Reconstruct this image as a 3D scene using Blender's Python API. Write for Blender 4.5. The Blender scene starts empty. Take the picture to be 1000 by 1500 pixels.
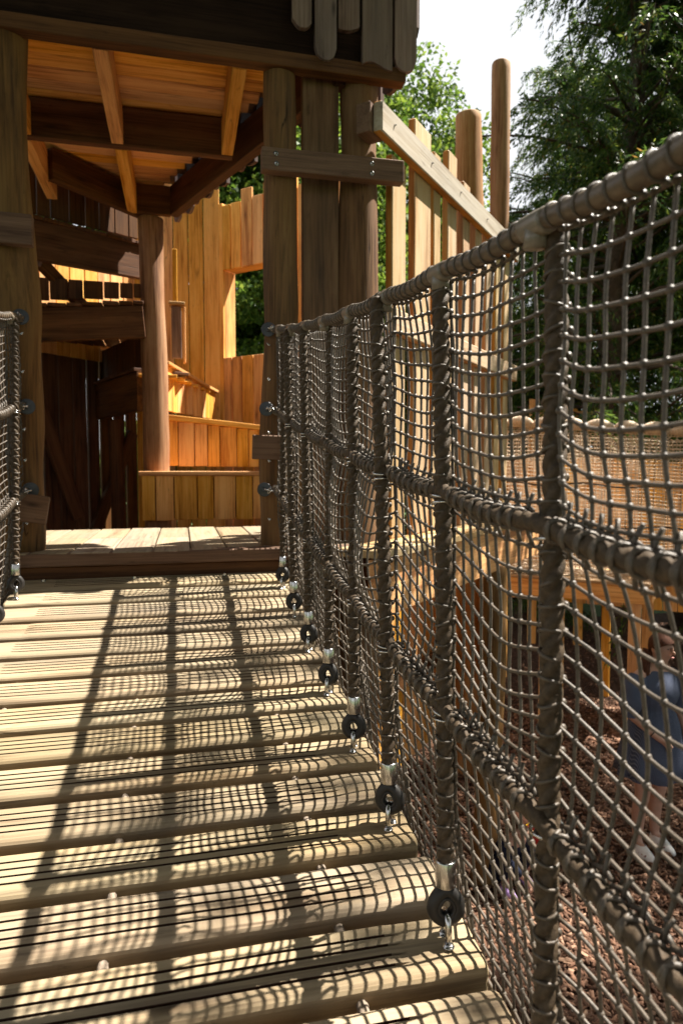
import bpy, math, random
import numpy as np
from mathutils import Vector, Matrix, noise as mn

random.seed(7)
rng = np.random.default_rng(7)
PI = math.pi
scene = bpy.context.scene
COL = scene.collection

# ------------------------------------------------------------------ camera
EYE = Vector((0.0, 0.0, 2.9))
cam_data = bpy.data.cameras.new('camera')
cam = bpy.data.objects.new('camera', cam_data)
COL.objects.link(cam)
cam.location = EYE
cam.rotation_euler = (PI / 2 - math.atan(0.06), 0, math.radians(-13.2))
cam_data.sensor_fit = 'AUTO'
cam_data.sensor_width = 36.0
cam_data.lens = 24.0
cam_data.clip_start = 0.02
cam_data.clip_end = 600
cam_data.dof.use_dof = True
cam_data.dof.focus_distance = 1.75
cam_data.dof.aperture_fstop = 5.0
scene.camera = cam

# ------------------------------------------------------------------ light
SUN_TO = Vector((0.61, 0.075, 1.0)).normalized()
world = bpy.data.worlds.new('World')
scene.world = world
world.use_nodes = True
wn = world.node_tree.nodes
wl = world.node_tree.links
wn.clear()
wo = wn.new('ShaderNodeOutputWorld')
bg = wn.new('ShaderNodeBackground')
sky = wn.new('ShaderNodeTexSky')
sky.sky_type = 'NISHITA'
sky.sun_disc = False
sky.sun_elevation = math.asin(SUN_TO.z)
sky.sun_rotation = math.atan2(SUN_TO.x, SUN_TO.y)
sky.air_density = 1.0
sky.dust_density = 1.5
sky.ozone_density = 1.0
bg.inputs['Strength'].default_value = 0.07
# thin bright summer cloud over most of the sky
w_tc = wn.new('ShaderNodeTexCoord')
w_no = wn.new('ShaderNodeTexNoise')
w_no.inputs['Scale'].default_value = 2.2
w_no.inputs['Detail'].default_value = 6
w_mr = wn.new('ShaderNodeMapRange')
w_mr.inputs['From Min'].default_value = 0.25
w_mr.inputs['From Max'].default_value = 0.6
w_mr.inputs['To Min'].default_value = 0.72
w_mr.inputs['To Max'].default_value = 0.96
w_mx = wn.new('ShaderNodeMix')
w_mx.data_type = 'RGBA'
w_mx.inputs[7].default_value = (4.7, 4.75, 4.8, 1)
wl.new(w_tc.outputs['Generated'], w_no.inputs['Vector'])
wl.new(w_no.outputs[0], w_mr.inputs['Value'])
wl.new(w_mr.outputs['Result'], w_mx.inputs[0])
wl.new(sky.outputs[0], w_mx.inputs[6])
wl.new(w_mx.outputs[2], bg.inputs[0])
wl.new(bg.outputs[0], wo.inputs[0])
sun_data = bpy.data.lights.new('sun', 'SUN')
sun_data.energy = 5.0
sun_data.angle = math.radians(0.5)
sun_data.color = (1.0, 0.94, 0.84)
sun = bpy.data.objects.new('sun', sun_data)
COL.objects.link(sun)
sun.rotation_euler = (-SUN_TO).to_track_quat('-Z', 'Y').to_euler()
sun.location = SUN_TO * 40
scene.view_settings.view_transform = 'Standard'
scene.view_settings.look = 'None'
scene.view_settings.gamma = 1.0
scene.view_settings.use_curve_mapping = False
scene.view_settings.exposure = 1.75
scene.cycles.max_bounces = 10
scene.cycles.diffuse_bounces = 6
scene.cycles.transparent_max_bounces = 12

# ------------------------------------------------------------------ object helpers
def wm(o):
    m = o.matrix_basis.copy()
    p = o.parent
    while p:
        m = p.matrix_basis @ m
        p = p.parent
    return m

def thing(name, label, cat, loc=(0, 0, 0), group=None, rotz=0.0):
    o = bpy.data.objects.new(name, None)
    o.location = loc
    o.rotation_euler = (0, 0, rotz)
    o.empty_display_size = 0.1
    COL.objects.link(o)
    o['label'] = label
    o['category'] = cat
    if group:
        o['group'] = group
    return o

def put(name, mesh, parent=None, M=None, label=None, kind=None):
    o = bpy.data.objects.new(name, mesh)
    COL.objects.link(o)
    M = M or Matrix()
    if parent is not None:
        o.parent = parent
        o.matrix_basis = wm(parent).inverted() @ M
    else:
        o.matrix_basis = M
    if label:
        o['label'] = label
    if kind:
        o['kind'] = kind
    return o

def tag(o, label, cat, group=None, kind=None):
    o['label'] = label
    if cat:
        o['category'] = cat
    if group:
        o['group'] = group
    if kind:
        o['kind'] = kind
    return o

def mesh_from(name, V, F, mat, smooth=False):
    me = bpy.data.meshes.new(name)
    me.from_pydata([tuple(v) for v in V], [], F)
    if smooth:
        me.shade_smooth()
    if mat:
        me.materials.append(mat)
    me.update()
    return me

def quads_np(name, V, nq, mat, k=4):
    """fast mesh of nq separate polygons of k corners, V is (nq*k, 3)"""
    me = bpy.data.meshes.new(name)
    me.vertices.add(len(V))
    me.vertices.foreach_set('co', np.asarray(V, dtype=np.float32).ravel())
    me.loops.add(nq * k)
    me.loops.foreach_set('vertex_index', np.arange(nq * k, dtype=np.int32))
    me.polygons.add(nq)
    me.polygons.foreach_set('loop_start', np.arange(0, nq * k, k, dtype=np.int32))
    me.materials.append(mat)
    me.update(calc_edges=True)
    me.validate()
    return me

class MB:
    def __init__(s):
        s.v = []
        s.f = []
    def add(s, V, F):
        b = len(s.v)
        s.v.extend(tuple(v) for v in V)
        s.f.extend(tuple(i + b for i in f) for f in F)
    def box(s, lo, hi):
        x0, y0, z0 = lo
        x1, y1, z1 = hi
        s.add([(x0, y0, z0), (x1, y0, z0), (x1, y1, z0), (x0, y1, z0), (x0, y0, z1), (x1, y0, z1), (x1, y1, z1), (x0, y1, z1)],
              [(0, 3, 2, 1), (4, 5, 6, 7), (0, 1, 5, 4), (1, 2, 6, 5), (2, 3, 7, 6), (3, 0, 4, 7)])
    def tube(s, pts, r, n=6, cap=True, closed=False):
        P = [Vector(p) for p in pts]
        m = len(P)
        rr = r if isinstance(r, (list, tuple)) else [r] * m
        V = []
        t0 = (P[1] - P[0]).normalized()
        ref = Vector((0, 0, 1)) if abs(t0.z) < 0.9 else Vector((1, 0, 0))
        nrm = (ref - t0 * ref.dot(t0)).normalized()
        for i in range(m):
            if closed:
                t = (P[(i + 1) % m] - P[i - 1]).normalized()
            else:
                t = (P[min(i + 1, m - 1)] - P[max(i - 1, 0)]).normalized()
            nrm = (nrm - t * nrm.dot(t)).normalized()
            bn = t.cross(nrm)
            for k in range(n):
                a = 2 * PI * k / n
                V.append(P[i] + (nrm * math.cos(a) + bn * math.sin(a)) * rr[i])
        F = []
        for i in range(m - 1 if not closed else m):
            j = (i + 1) % m
            for k in range(n):
                k2 = (k + 1) % n
                F.append((i * n + k, i * n + k2, j * n + k2, j * n + k))
        if cap and not closed:
            F.append(tuple(range(n - 1, -1, -1)))
            F.append(tuple((m - 1) * n + k for k in range(n)))
        s.add(V, F)
    def ring(s, c, ax, R, r, n=12, m=5, sx=1.0):
        """torus round axis ax"""
        ax = Vector(ax).normalized()
        ref = Vector((0, 0, 1)) if abs(ax.z) < 0.9 else Vector((1, 0, 0))
        u = (ref - ax * ref.dot(ax)).normalized()
        w = ax.cross(u)
        c = Vector(c)
        V = []
        for i in range(n):
            a = 2 * PI * i / n
            d = u * math.cos(a) * sx + w * math.sin(a)
            for k in range(m):
                b = 2 * PI * k / m
                V.append(c + d * (R + r * math.cos(b)) + ax * (r * math.sin(b)))
        F = []
        for i in range(n):
            i2 = (i + 1) % n
            for k in range(m):
                k2 = (k + 1) % m
                F.append((i * m + k, i2 * m + k, i2 * m + k2, i * m + k2))
        s.add(V, F)
    def ball(s, c, r, n=6, m=4):
        cx, cy, cz = c
        rx, ry, rz = r if isinstance(r, (tuple, list)) else (r, r, r)
        V = [(cx, cy, cz + rz)]
        for i in range(1, m):
            a = PI * i / m
            for k in range(n):
                b = 2 * PI * k / n
                V.append((cx + rx * math.sin(a) * math.cos(b), cy + ry * math.sin(a) * math.sin(b), cz + rz * math.cos(a)))
        V.append((cx, cy, cz - rz))
        F = []
        for k in range(n):
            F.append((0, 1 + k, 1 + (k + 1) % n))
            for i in range(m - 2):
                a = 1 + i * n
                F.append((a + k, a + n + k, a + n + (k + 1) % n, a + (k + 1) % n))
            a = 1 + (m - 2) * n
            F.append((len(V) - 1, a + (k + 1) % n, a + k))
        s.add(V, F)
    def lathe(s, prof, c=(0, 0, 0), n=16):
        V = []
        F = []
        for r, z in prof:
            for k in range(n):
                a = 2 * PI * k / n
                V.append((c[0] + r * math.cos(a), c[1] + r * math.sin(a), c[2] + z))
        for i in range(len(prof) - 1):
            for k in range(n):
                k2 = (k + 1) % n
                F.append((i * n + k, i * n + k2, (i + 1) * n + k2, (i + 1) * n + k))
        F.append(tuple(range(n - 1, -1, -1)))
        F.append(tuple((len(prof) - 1) * n + k for k in range(n)))
        s.add(V, F)
    def mesh(s, name, mat, smooth=False):
        return mesh_from(name, s.v, s.f, mat, smooth)

# ------------------------------------------------------------------ materials
def newmat(name):
    m = bpy.data.materials.new(name)
    m.use_nodes = True
    nt = m.node_tree
    nt.nodes.clear()
    out = nt.nodes.new('ShaderNodeOutputMaterial')
    b = nt.nodes.new('ShaderNodeBsdfPrincipled')
    nt.links.new(b.outputs[0], out.inputs[0])
    return m, nt, b, out

def N(nt, t, **kw):
    n = nt.nodes.new(t)
    for k, v in kw.items():
        setattr(n, k, v)
    return n

def math_node(nt, op, a, b=None, clamp=False):
    n = N(nt, 'ShaderNodeMath', operation=op, use_clamp=clamp)
    for i, x in enumerate((a, b)):
        if x is None:
            continue
        if isinstance(x, (int, float)):
            n.inputs[i].default_value = x
        else:
            nt.links.new(x, n.inputs[i])
    return n.outputs[0]

def mixc(nt, fac, a, b, mode='MIX'):
    n = N(nt, 'ShaderNodeMix', data_type='RGBA', blend_type=mode)
    for sock, x in ((n.inputs[0], fac), (n.inputs[6], a), (n.inputs[7], b)):
        if isinstance(x, (int, float)):
            sock.default_value = x
        elif isinstance(x, (tuple, list)):
            sock.default_value = (*x, 1) if len(x) == 3 else x
        else:
            nt.links.new(x, sock)
    return n.outputs[2]

def ramp(nt, fac, stops):
    n = N(nt, 'ShaderNodeValToRGB')
    nt.links.new(fac, n.inputs[0])
    e = n.color_ramp.elements
    while len(e) < len(stops):
        e.new(0.5)
    for el, (p, c) in zip(e, stops):
        el.position = p
        el.color = (*c, 1) if len(c) == 3 else c
    return n.outputs[0]

def noise_tex(nt, vec, scale, detail=6, rough=0.6, dist=0.0):
    n = N(nt, 'ShaderNodeTexNoise')
    n.inputs['Scale'].default_value = scale
    n.inputs['Detail'].default_value = detail
    n.inputs['Roughness'].default_value = rough
    n.inputs['Distortion'].default_value = dist
    nt.links.new(vec, n.inputs['Vector'])
    return n.outputs[0]

def mapping(nt, vec, sc):
    n = N(nt, 'ShaderNodeMapping')
    n.inputs['Scale'].default_value = sc
    nt.links.new(vec, n.inputs['Vector'])
    return n.outputs[0]

def wood(name, dark, mid, light, rough=0.72, bump=0.4, tint=0.28, knots=0.55, grain=1.0, grey=None, greyamt=0.0, spec=0.25, crack=0.5, k=1.0):
    """timber: grain runs along each piece's local X; every piece gets its own offset and tint"""
    m, nt, b, out = newmat(name)
    dark, mid, light = (tuple(x * k for x in c) for c in (dark, mid, light))
    grey = tuple(x * k for x in grey) if grey else None
    tc = N(nt, 'ShaderNodeTexCoord')
    oi = N(nt, 'ShaderNodeObjectInfo')
    off = N(nt, 'ShaderNodeVectorMath', operation='MULTIPLY_ADD')
    off.inputs[1].default_value = (1, 1, 1)
    nt.links.new(tc.outputs['Object'], off.inputs[0])
    cx = N(nt, 'ShaderNodeCombineXYZ')
    nt.links.new(math_node(nt, 'MULTIPLY', oi.outputs['Random'], 91.0), cx.inputs[0])
    nt.links.new(math_node(nt, 'MULTIPLY', oi.outputs['Random'], 37.0), cx.inputs[1])
    nt.links.new(math_node(nt, 'MULTIPLY', oi.outputs['Random'], 53.0), cx.inputs[2])
    nt.links.new(cx.outputs[0], off.inputs[2])
    P = off.outputs[0]
    # warp so that the grain wanders round knots
    vk = N(nt, 'ShaderNodeTexVoronoi', feature='F1')
    vk.inputs['Scale'].default_value = 1.0
    nt.links.new(mapping(nt, P, (2.1, 7.5, 7.5)), vk.inputs['Vector'])
    kd = vk.outputs['Distance']
    ksel = math_node(nt, 'GREATER_THAN', N_sep(nt, vk.outputs['Color']), knots)
    kcore = math_node(nt, 'MULTIPLY', ksel, math_node(nt, 'SUBTRACT', 1.0, math_node(nt, 'MULTIPLY', kd, 9.0), True), True)
    khalo = math_node(nt, 'MULTIPLY', ksel, math_node(nt, 'SUBTRACT', 1.0, math_node(nt, 'MULTIPLY', kd, 3.2), True), True)
    g1 = noise_tex(nt, mapping(nt, P, (0.9, 16 * grain, 16 * grain)), 1.0, 7, 0.62, 0.6)
    g2 = noise_tex(nt, mapping(nt, P, (3.0, 95 * grain, 95 * grain)), 1.0, 4, 0.6, 0.2)
    g3 = noise_tex(nt, mapping(nt, P, (1.1, 2.6, 2.6)), 1.0, 4, 0.6)
    g = math_node(nt, 'ADD', math_node(nt, 'MULTIPLY', g1, 0.58), math_node(nt, 'MULTIPLY', g2, 0.42))
    g = math_node(nt, 'ADD', g, math_node(nt, 'MULTIPLY', math_node(nt, 'SUBTRACT', g3, 0.5), 0.45))
    g = math_node(nt, 'SUBTRACT', g, math_node(nt, 'MULTIPLY', khalo, 0.12))
    col = ramp(nt, g, [(0.35, dark), (0.48, mid), (0.63, light)])
    if grey:
        gw = noise_tex(nt, mapping(nt, P, (0.8, 4.5, 4.5)), 1.0, 6, 0.65)
        gf = math_node(nt, 'MULTIPLY', ramp_fac(nt, gw, 0.38, 0.66), greyamt)
        col = mixc(nt, gf, col, grey)
    col = mixc(nt, math_node(nt, 'MULTIPLY', kcore, 0.85), col, tuple(x * 0.28 for x in dark))
    # drying cracks: thin dark lines along the grain
    ck = noise_tex(nt, mapping(nt, P, (0.55, 13, 13)), 1.0, 3, 0.5, 0.8)
    cl = math_node(nt, 'SUBTRACT', 1.0, math_node(nt, 'MULTIPLY', math_node(nt, 'ABSOLUTE', math_node(nt, 'SUBTRACT', ck, 0.5)), 60.0), True)
    cgate = ramp_fac(nt, noise_tex(nt, mapping(nt, P, (1.6, 4, 4)), 1.0, 2, 0.5), 0.50, 0.60)
    cl = math_node(nt, 'MULTIPLY', math_node(nt, 'MULTIPLY', cl, cgate), crack)
    col = mixc(nt, cl, col, tuple(x * 0.35 for x in dark))
    # tiny dirt specks and streaks
    sp = noise_tex(nt, mapping(nt, P, (9, 30, 30)), 1.0, 5, 0.7)
    col = mixc(nt, math_node(nt, 'MULTIPLY', ramp_fac(nt, sp, 0.60, 0.72), 0.45), col, tuple(x * 0.5 for x in dark))
    hsv = N(nt, 'ShaderNodeHueSaturation')
    nt.links.new(col, hsv.inputs['Color'])
    rv = N(nt, 'ShaderNodeMath', operation='MULTIPLY_ADD')
    nt.links.new(oi.outputs['Random'], rv.inputs[0])
    rv.inputs[1].default_value = 2 * tint
    rv.inputs[2].default_value = 1 - tint
    nt.links.new(rv.outputs[0], hsv.inputs['Value'])
    w2 = math_node(nt, 'FRACT', math_node(nt, 'MULTIPLY', oi.outputs['Random'], 17.3))
    nt.links.new(math_node(nt, 'ADD', 0.494, math_node(nt, 'MULTIPLY', w2, 0.012)), hsv.inputs['Hue'])
    nt.links.new(math_node(nt, 'ADD', 0.88, math_node(nt, 'MULTIPLY', w2, 0.22)), hsv.inputs['Saturation'])
    nt.links.new(hsv.outputs[0], b.inputs['Base Color'])
    b.inputs['Roughness'].default_value = rough
    b.inputs['Specular IOR Level'].default_value = spec
    bp = N(nt, 'ShaderNodeBump')
    bp.inputs['Strength'].default_value = bump
    bp.inputs['Distance'].default_value = 0.004
    nt.links.new(math_node(nt, 'SUBTRACT', math_node(nt, 'SUBTRACT', g, kcore), cl), bp.inputs['Height'])
    nt.links.new(bp.outputs[0], b.inputs['Normal'])
    return m

def N_sep(nt, col):
    n = N(nt, 'ShaderNodeSeparateColor')
    nt.links.new(col, n.inputs[0])
    return n.outputs[0]

def ramp_fac(nt, fac, lo, hi):
    n = N(nt, 'ShaderNodeMapRange')
    n.clamp = True
    nt.links.new(fac, n.inputs['Value'])
    n.inputs['From Min'].default_value = lo
    n.inputs['From Max'].default_value = hi
    return n.outputs['Result']

def plain(name, col, rough=0.5, metal=0.0, var=0.25, scale=30, bump=0.1, dist=0.002, spec=0.4):
    m, nt, b, out = newmat(name)
    tc = N(nt, 'ShaderNodeTexCoord')
    n = noise_tex(nt, tc.outputs['Object'], scale, 6, 0.65)
    c = ramp(nt, n, [(0.3, tuple(x * (1 - var) for x in col)), (0.7, tuple(min(1, x * (1 + var)) for x in col))])
    nt.links.new(c, b.inputs['Base Color'])
    b.inputs['Roughness'].default_value = rough
    b.inputs['Metallic'].default_value = metal
    b.inputs['Specular IOR Level'].default_value = spec
    if bump:
        bp = N(nt, 'ShaderNodeBump')
        bp.inputs['Strength'].default_value = bump
        bp.inputs['Distance'].default_value = dist
        nt.links.new(n, bp.inputs['Height'])
        nt.links.new(bp.outputs[0], b.inputs['Normal'])
    return m

M = {}
M['slat'] = wood('weathered_larch', (0.17, 0.105, 0.055), (0.395, 0.285, 0.165), (0.50, 0.38, 0.235), tint=0.17, knots=0.6, grey=(0.33, 0.30, 0.235), greyamt=0.5, bump=0.4, k=0.74)
M['grit'] = plain('grip_strip', (0.050, 0.024, 0.015), 0.95, 0, 0.5, 300, 0.8, 0.002, 0.1)
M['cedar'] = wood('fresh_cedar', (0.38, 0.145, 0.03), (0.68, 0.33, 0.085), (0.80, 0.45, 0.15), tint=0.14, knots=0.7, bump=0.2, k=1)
M['cedar_dark'] = wood('shaded_beam_timber', (0.055, 0.020, 0.007), (0.13, 0.052, 0.018), (0.20, 0.085, 0.03), tint=0.15, knots=0.6, k=0.72)  # darker copy of the cedar, with shade put into its colour
M['stain'] = wood('dark_stained_timber', (0.010, 0.005, 0.003), (0.026, 0.012, 0.007), (0.045, 0.022, 0.012), tint=0.1, knots=0.75, spec=0.08, rough=0.85, k=0.7)
M['log'] = wood('peeled_log', (0.070, 0.029, 0.011), (0.20, 0.096, 0.036), (0.31, 0.165, 0.066), tint=0.08, knots=0.5, grain=0.7, crack=0.9, grey=(0.16, 0.115, 0.075), greyamt=0.3, bump=0.5, k=0.74)
M['log_pale'] = wood('pale_log', (0.24, 0.105, 0.035), (0.43, 0.225, 0.092), (0.54, 0.33, 0.16), tint=0.06, knots=0.62, grain=0.7, bump=0.4, k=0.8)
M['log_d'] = wood('orange_brown_log', (0.14, 0.055, 0.018), (0.33, 0.155, 0.055), (0.46, 0.26, 0.115), tint=0.06, knots=0.5, grain=0.7, bump=0.5, k=0.85)
M['shingle'] = wood('grey_shingle', (0.09, 0.05, 0.04), (0.215, 0.135, 0.11), (0.31, 0.21, 0.175), tint=0.2, knots=0.5, grey=(0.23, 0.18, 0.17), greyamt=0.6, k=0.8)
M['brace'] = wood('grey_brown_timber', (0.075, 0.032, 0.014), (0.185, 0.092, 0.044), (0.27, 0.15, 0.078), tint=0.1, knots=0.5, grey=(0.17, 0.12, 0.09), greyamt=0.3, k=0.75)
M['pale'] = wood('pale_palisade_timber', (0.34, 0.165, 0.055), (0.62, 0.40, 0.20), (0.72, 0.53, 0.32), tint=0.12, knots=0.66, grey=(0.52, 0.44, 0.34), greyamt=0.4, k=0.76)
M['rail_grey'] = wood('bleached_rail', (0.20, 0.14, 0.09), (0.37, 0.305, 0.235), (0.46, 0.40, 0.33), tint=0.05, knots=0.6, grey=(0.40, 0.37, 0.33), greyamt=0.6)
M['floor'] = wood('floor_board', (0.22, 0.14, 0.08), (0.41, 0.30, 0.185), (0.50, 0.39, 0.26), tint=0.1, knots=0.7, grey=(0.35, 0.31, 0.25), greyamt=0.5, k=0.68)
M['cord'] = plain('net_cord', (0.0842, 0.0647, 0.0468), 0.48, 0, 0.4, 110, 0.5, 0.002, 0.5)
M['rope'] = plain('twisted_rope', (0.0651, 0.0444, 0.0266), 0.6, 0, 0.45, 120, 0.6, 0.003, 0.25)
M['rail_rope'] = plain('rail_rope_sheath', (0.0999, 0.071, 0.0429), 0.45, 0, 0.4, 60, 0.4, 0.002, 0.5)
M['sleeve'] = plain('grey_sleeve', (0.1739, 0.148, 0.111), 0.38, 0, 0.15, 40, 0.1, 0.001, 0.5)
M['deck_rope'] = plain('pale_deck_rope', (0.27, 0.2137, 0.165), 0.85, 0, 0.35, 150, 0.6, 0.003, 0.2)
M['steel'] = plain('steel', (0.55, 0.54, 0.53), 0.22, 1.0, 0.15, 80, 0.12, 0.0006)
M['thimble'] = plain('black_thimble', (0.012, 0.0095, 0.008), 0.55, 0.0, 0.3, 70, 0.3, 0.002, 0.5)
M['disc'] = plain('black_disc', (0.035, 0.036, 0.040), 0.35, 0.3, 0.2, 40, 0.1, 0.001, 0.5)

# ------------------------------------------------------------------ timber pieces
def frame_from(p0, p1, up):
    x = (Vector(p1) - Vector(p0)).normalized()
    u = Vector(up)
    z = (u - x * u.dot(x)).normalized()
    y = z.cross(x)
    m = Matrix((x, y, z)).transposed().to_4x4()
    m.translation = Vector(p0)
    return m

def plank_mesh(L, w, t, mat, bev=0.004, seg=4, wob=0.0012, seed=None, edge=None):
    """length along X, width along Y (centred), thickness along Z (0..t); chamfered long edges, slightly uneven"""
    rr = random.Random(seed if seed is not None else random.random())
    b = min(bev, w * 0.3, t * 0.3)
    prof = [(-w / 2 + b, 0), (w / 2 - b, 0), (w / 2, b), (w / 2, t - b), (w / 2 - b, t), (-w / 2 + b, t), (-w / 2, t - b), (-w / 2, b)]
    V, F = [], []
    n = len(prof)
    xs = [0, b] + [L * i / seg for i in range(1, seg)] + [L - b, L]
    for i, x in enumerate(xs):
        ins = b * 0.8 if i in (0, len(xs) - 1) else 0
        dy, dz = rr.uniform(-wob, wob), rr.uniform(-wob, wob)
        for (y, z) in prof:
            yy = y - math.copysign(min(ins, abs(y)), y) + dy
            zz = z + (ins if z < t / 2 else -ins) + dz
            V.append((x, yy, zz))
    for i in range(len(xs) - 1):
        for k in range(n):
            k2 = (k + 1) % n
            F.append((i * n + k, (i + 1) * n + k, (i + 1) * n + k2, i * n + k2))
    F.append(tuple(range(n)))
    F.append(tuple((len(xs) - 1) * n + k for k in range(n - 1, -1, -1)))
    me = mesh_from('plank', V, F, mat)
    if edge:                              # long edges in a second timber tone, apart from the faces
        me.materials.append(edge)
        for p in me.polygons:
            if len(p.vertices) == 4 and {v % n for v in p.vertices} in ({1, 2}, {2, 3}, {6, 7}, {7, 0}):
                p.material_index = 1
    return me

def plank(name, p0, p1, w, t, up, mat, parent, label=None, **kw):
    """up: the outward normal of the face that lies at +t"""
    p0, p1 = Vector(p0), Vector(p1)
    me = plank_mesh((p1 - p0).length, w, t, mat, **kw)
    return put(name, me, parent, frame_from(p0, p1, up), label)

def log_mesh(L, r0, r1, mat, n=18, lump=0.05, bend=0.02, seed=0, topround=0.012, flare=0.0, bulges=()):
    rr = random.Random(seed)
    V, F = [], []
    m = max(10, int(L / 0.07))
    ph = rr.uniform(0, 50)
    rings = [(0, 0.985)] + [(L * i / m, 1) for i in range(1, m)] + [(L - topround, 1), (L - topround * 0.3, 0.95), (L, 0.86)]
    for x, q in rings:
        t = x / L
        r = (r0 + (r1 - r0) * t) * q
        for (bx, bw, ba) in bulges:
            r += ba * math.exp(-((x - bx) / bw) ** 2)
        oy = bend * (math.sin(t * 3.1 + ph) - math.sin(ph) * (1 - t) - math.sin(3.1 + ph) * t)
        oz = bend * (math.cos(t * 2.6 + ph) - math.cos(ph) * (1 - t) - math.cos(2.6 + ph) * t)
        for k in range(n):
            a = 2 * PI * k / n
            d = 1 + lump * mn.noise(Vector((x * 2.2 + ph, math.cos(a) * 0.9, math.sin(a) * 0.9 + ph))) * 1.6
            d += 0.012 * mn.noise(Vector((x * 9 + ph, math.cos(a) * 4, math.sin(a) * 4)))
            V.append((x, oy + r * d * math.cos(a), oz + r * d * math.sin(a)))
    for i in range(len(rings) - 1):
        for k in range(n):
            k2 = (k + 1) % n
            F.append((i * n + k, i * n + k2, (i + 1) * n + k2, (i + 1) * n + k))
    F.append(tuple(range(n - 1, -1, -1)))
    e = (len(rings) - 1) * n
    F.append(tuple(e + k for k in range(n)))
    return mesh_from('log', V, F, mat, True)

def log(name, p0, p1, r0, r1, mat, parent, label=None, **kw):
    p0, p1 = Vector(p0), Vector(p1)
    me = log_mesh((p1 - p0).length, r0, r1, mat, **kw)
    return put(name, me, parent, frame_from(p0, p1, (0, 1, 0.001)), label)

def bolt(parent, p, nrm, r=0.011):
    mb = MB()
    mb.lathe([(r * 1.5, 0), (r * 1.5, 0.003), (r, 0.0032), (r, 0.009), (r * 0.7, 0.011)], n=10)
    z = Vector(nrm).normalized()
    q = Vector((0, 0, 1)).rotation_difference(z).to_matrix().to_4x4()
    q.translation = Vector(p)
    return put('bolt', mb.mesh('bolt', M['steel']), parent, q)

# ------------------------------------------------------------------ ground
def ground_mat():
    m, nt, b, out = newmat('grass_ground')
    tc = N(nt, 'ShaderNodeTexCoord')
    n = noise_tex(nt, tc.outputs['Object'], 0.7, 8, 0.7)
    n2 = noise_tex(nt, tc.outputs['Object'], 30, 5, 0.7)
    c = ramp(nt, math_node(nt, 'ADD', math_node(nt, 'MULTIPLY', n, 0.5), math_node(nt, 'MULTIPLY', n2, 0.5)), [(0.3, (0.025, 0.05, 0.012)), (0.55, (0.06, 0.11, 0.022)), (0.75, (0.11, 0.15, 0.04))])
    nt.links.new(c, b.inputs['Base Color'])
    b.inputs['Roughness'].default_value = 0.9
    bp = N(nt, 'ShaderNodeBump')
    bp.inputs['Strength'].default_value = 0.6
    bp.inputs['Distance'].default_value = 0.03
    nt.links.new(n2, bp.inputs['Height'])
    nt.links.new(bp.outputs[0], b.inputs['Normal'])
    return m

def mulch_mat(name, chip=False):
    m, nt, b, out = newmat(name)
    tc = N(nt, 'ShaderNodeTexCoord')
    if chip:
        gi = N(nt, 'ShaderNodeNewGeometry')
        f = gi.outputs['Random Per Island']
        c = ramp(nt, f, [(0.0, (0.035, 0.014, 0.008)), (0.4, (0.10, 0.044, 0.025)), (0.75, (0.20, 0.10, 0.06)), (1.0, (0.38, 0.24, 0.16))])
        n2 = noise_tex(nt, tc.outputs['Object'], 60, 4, 0.6)
        c = mixc(nt, 0.35, c, ramp(nt, n2, [(0.3, (0.05, 0.025, 0.015)), (0.7, (0.30, 0.18, 0.12))]))
    else:
        v = N(nt, 'ShaderNodeTexVoronoi', feature='F1')
        v.inputs['Scale'].default_value = 26
        v.inputs['Randomness'].default_value = 1.0
        w = noise_tex(nt, tc.outputs['Object'], 9, 3, 0.6)
        mx = N(nt, 'ShaderNodeVectorMath', operation='ADD')
        nt.links.new(tc.outputs['Object'], mx.inputs[0])
        nt.links.new(w, mx.inputs[1])
        nt.links.new(mapping(nt, mx.outputs[0], (1, 1.8, 1)), v.inputs['Vector'])
        c = ramp(nt, N_sep(nt, v.outputs['Color']), [(0.0, (0.03, 0.013, 0.008)), (0.5, (0.09, 0.042, 0.025)), (1.0, (0.19, 0.105, 0.068))])
        bp = N(nt, 'ShaderNodeBump')
        bp.inputs['Strength'].default_value = 1.0
        bp.inputs['Distance'].default_value = 0.03
        nt.links.new(math_node(nt, 'SUBTRACT', 1.0, v.outputs['Distance']), bp.inputs['Height'])
        nt.links.new(bp.outputs[0], b.inputs['Normal'])
    nt.links.new(c, b.inputs['Base Color'])
    b.inputs['Roughness'].default_value = 0.85
    b.inputs['Specular IOR Level'].default_value = 0.2
    return m

gm = MB()
gm.add([(-250, -250, -0.02), (250, -250, -0.02), (250, 250, -0.02), (-250, 250, -0.02)], [(0, 1, 2, 3)])
put('ground', gm.mesh('ground', ground_mat()), kind='structure')['label'] = 'grass lawn ground reaching to the trees'
# bark chip play surface, an uneven sheet above the lawn
nx, ny = 60, 60
V, F = [], []
for j in range(ny + 1):
    for i in range(nx + 1):
        x = -9 + 22 * i / nx
        y = -8 + 20 * j / ny
        z = 0.012 + 0.03 * (mn.noise(Vector((x * 0.8, y * 0.8, 0))) + 0.6)
        if i in (0, nx) or j in (0, ny):
            z = -0.01
        V.append((x, y, z))
for j in range(ny):
    for i in range(nx):
        a = j * (nx + 1) + i
        F.append((a, a + 1, a + nx + 2, a + nx + 1))
put('bark_ground', mesh_from('bark_ground', V, F, mulch_mat('bark_bed'), True), kind='structure')['label'] = 'brown bark chip play surface under the bridge'

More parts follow.
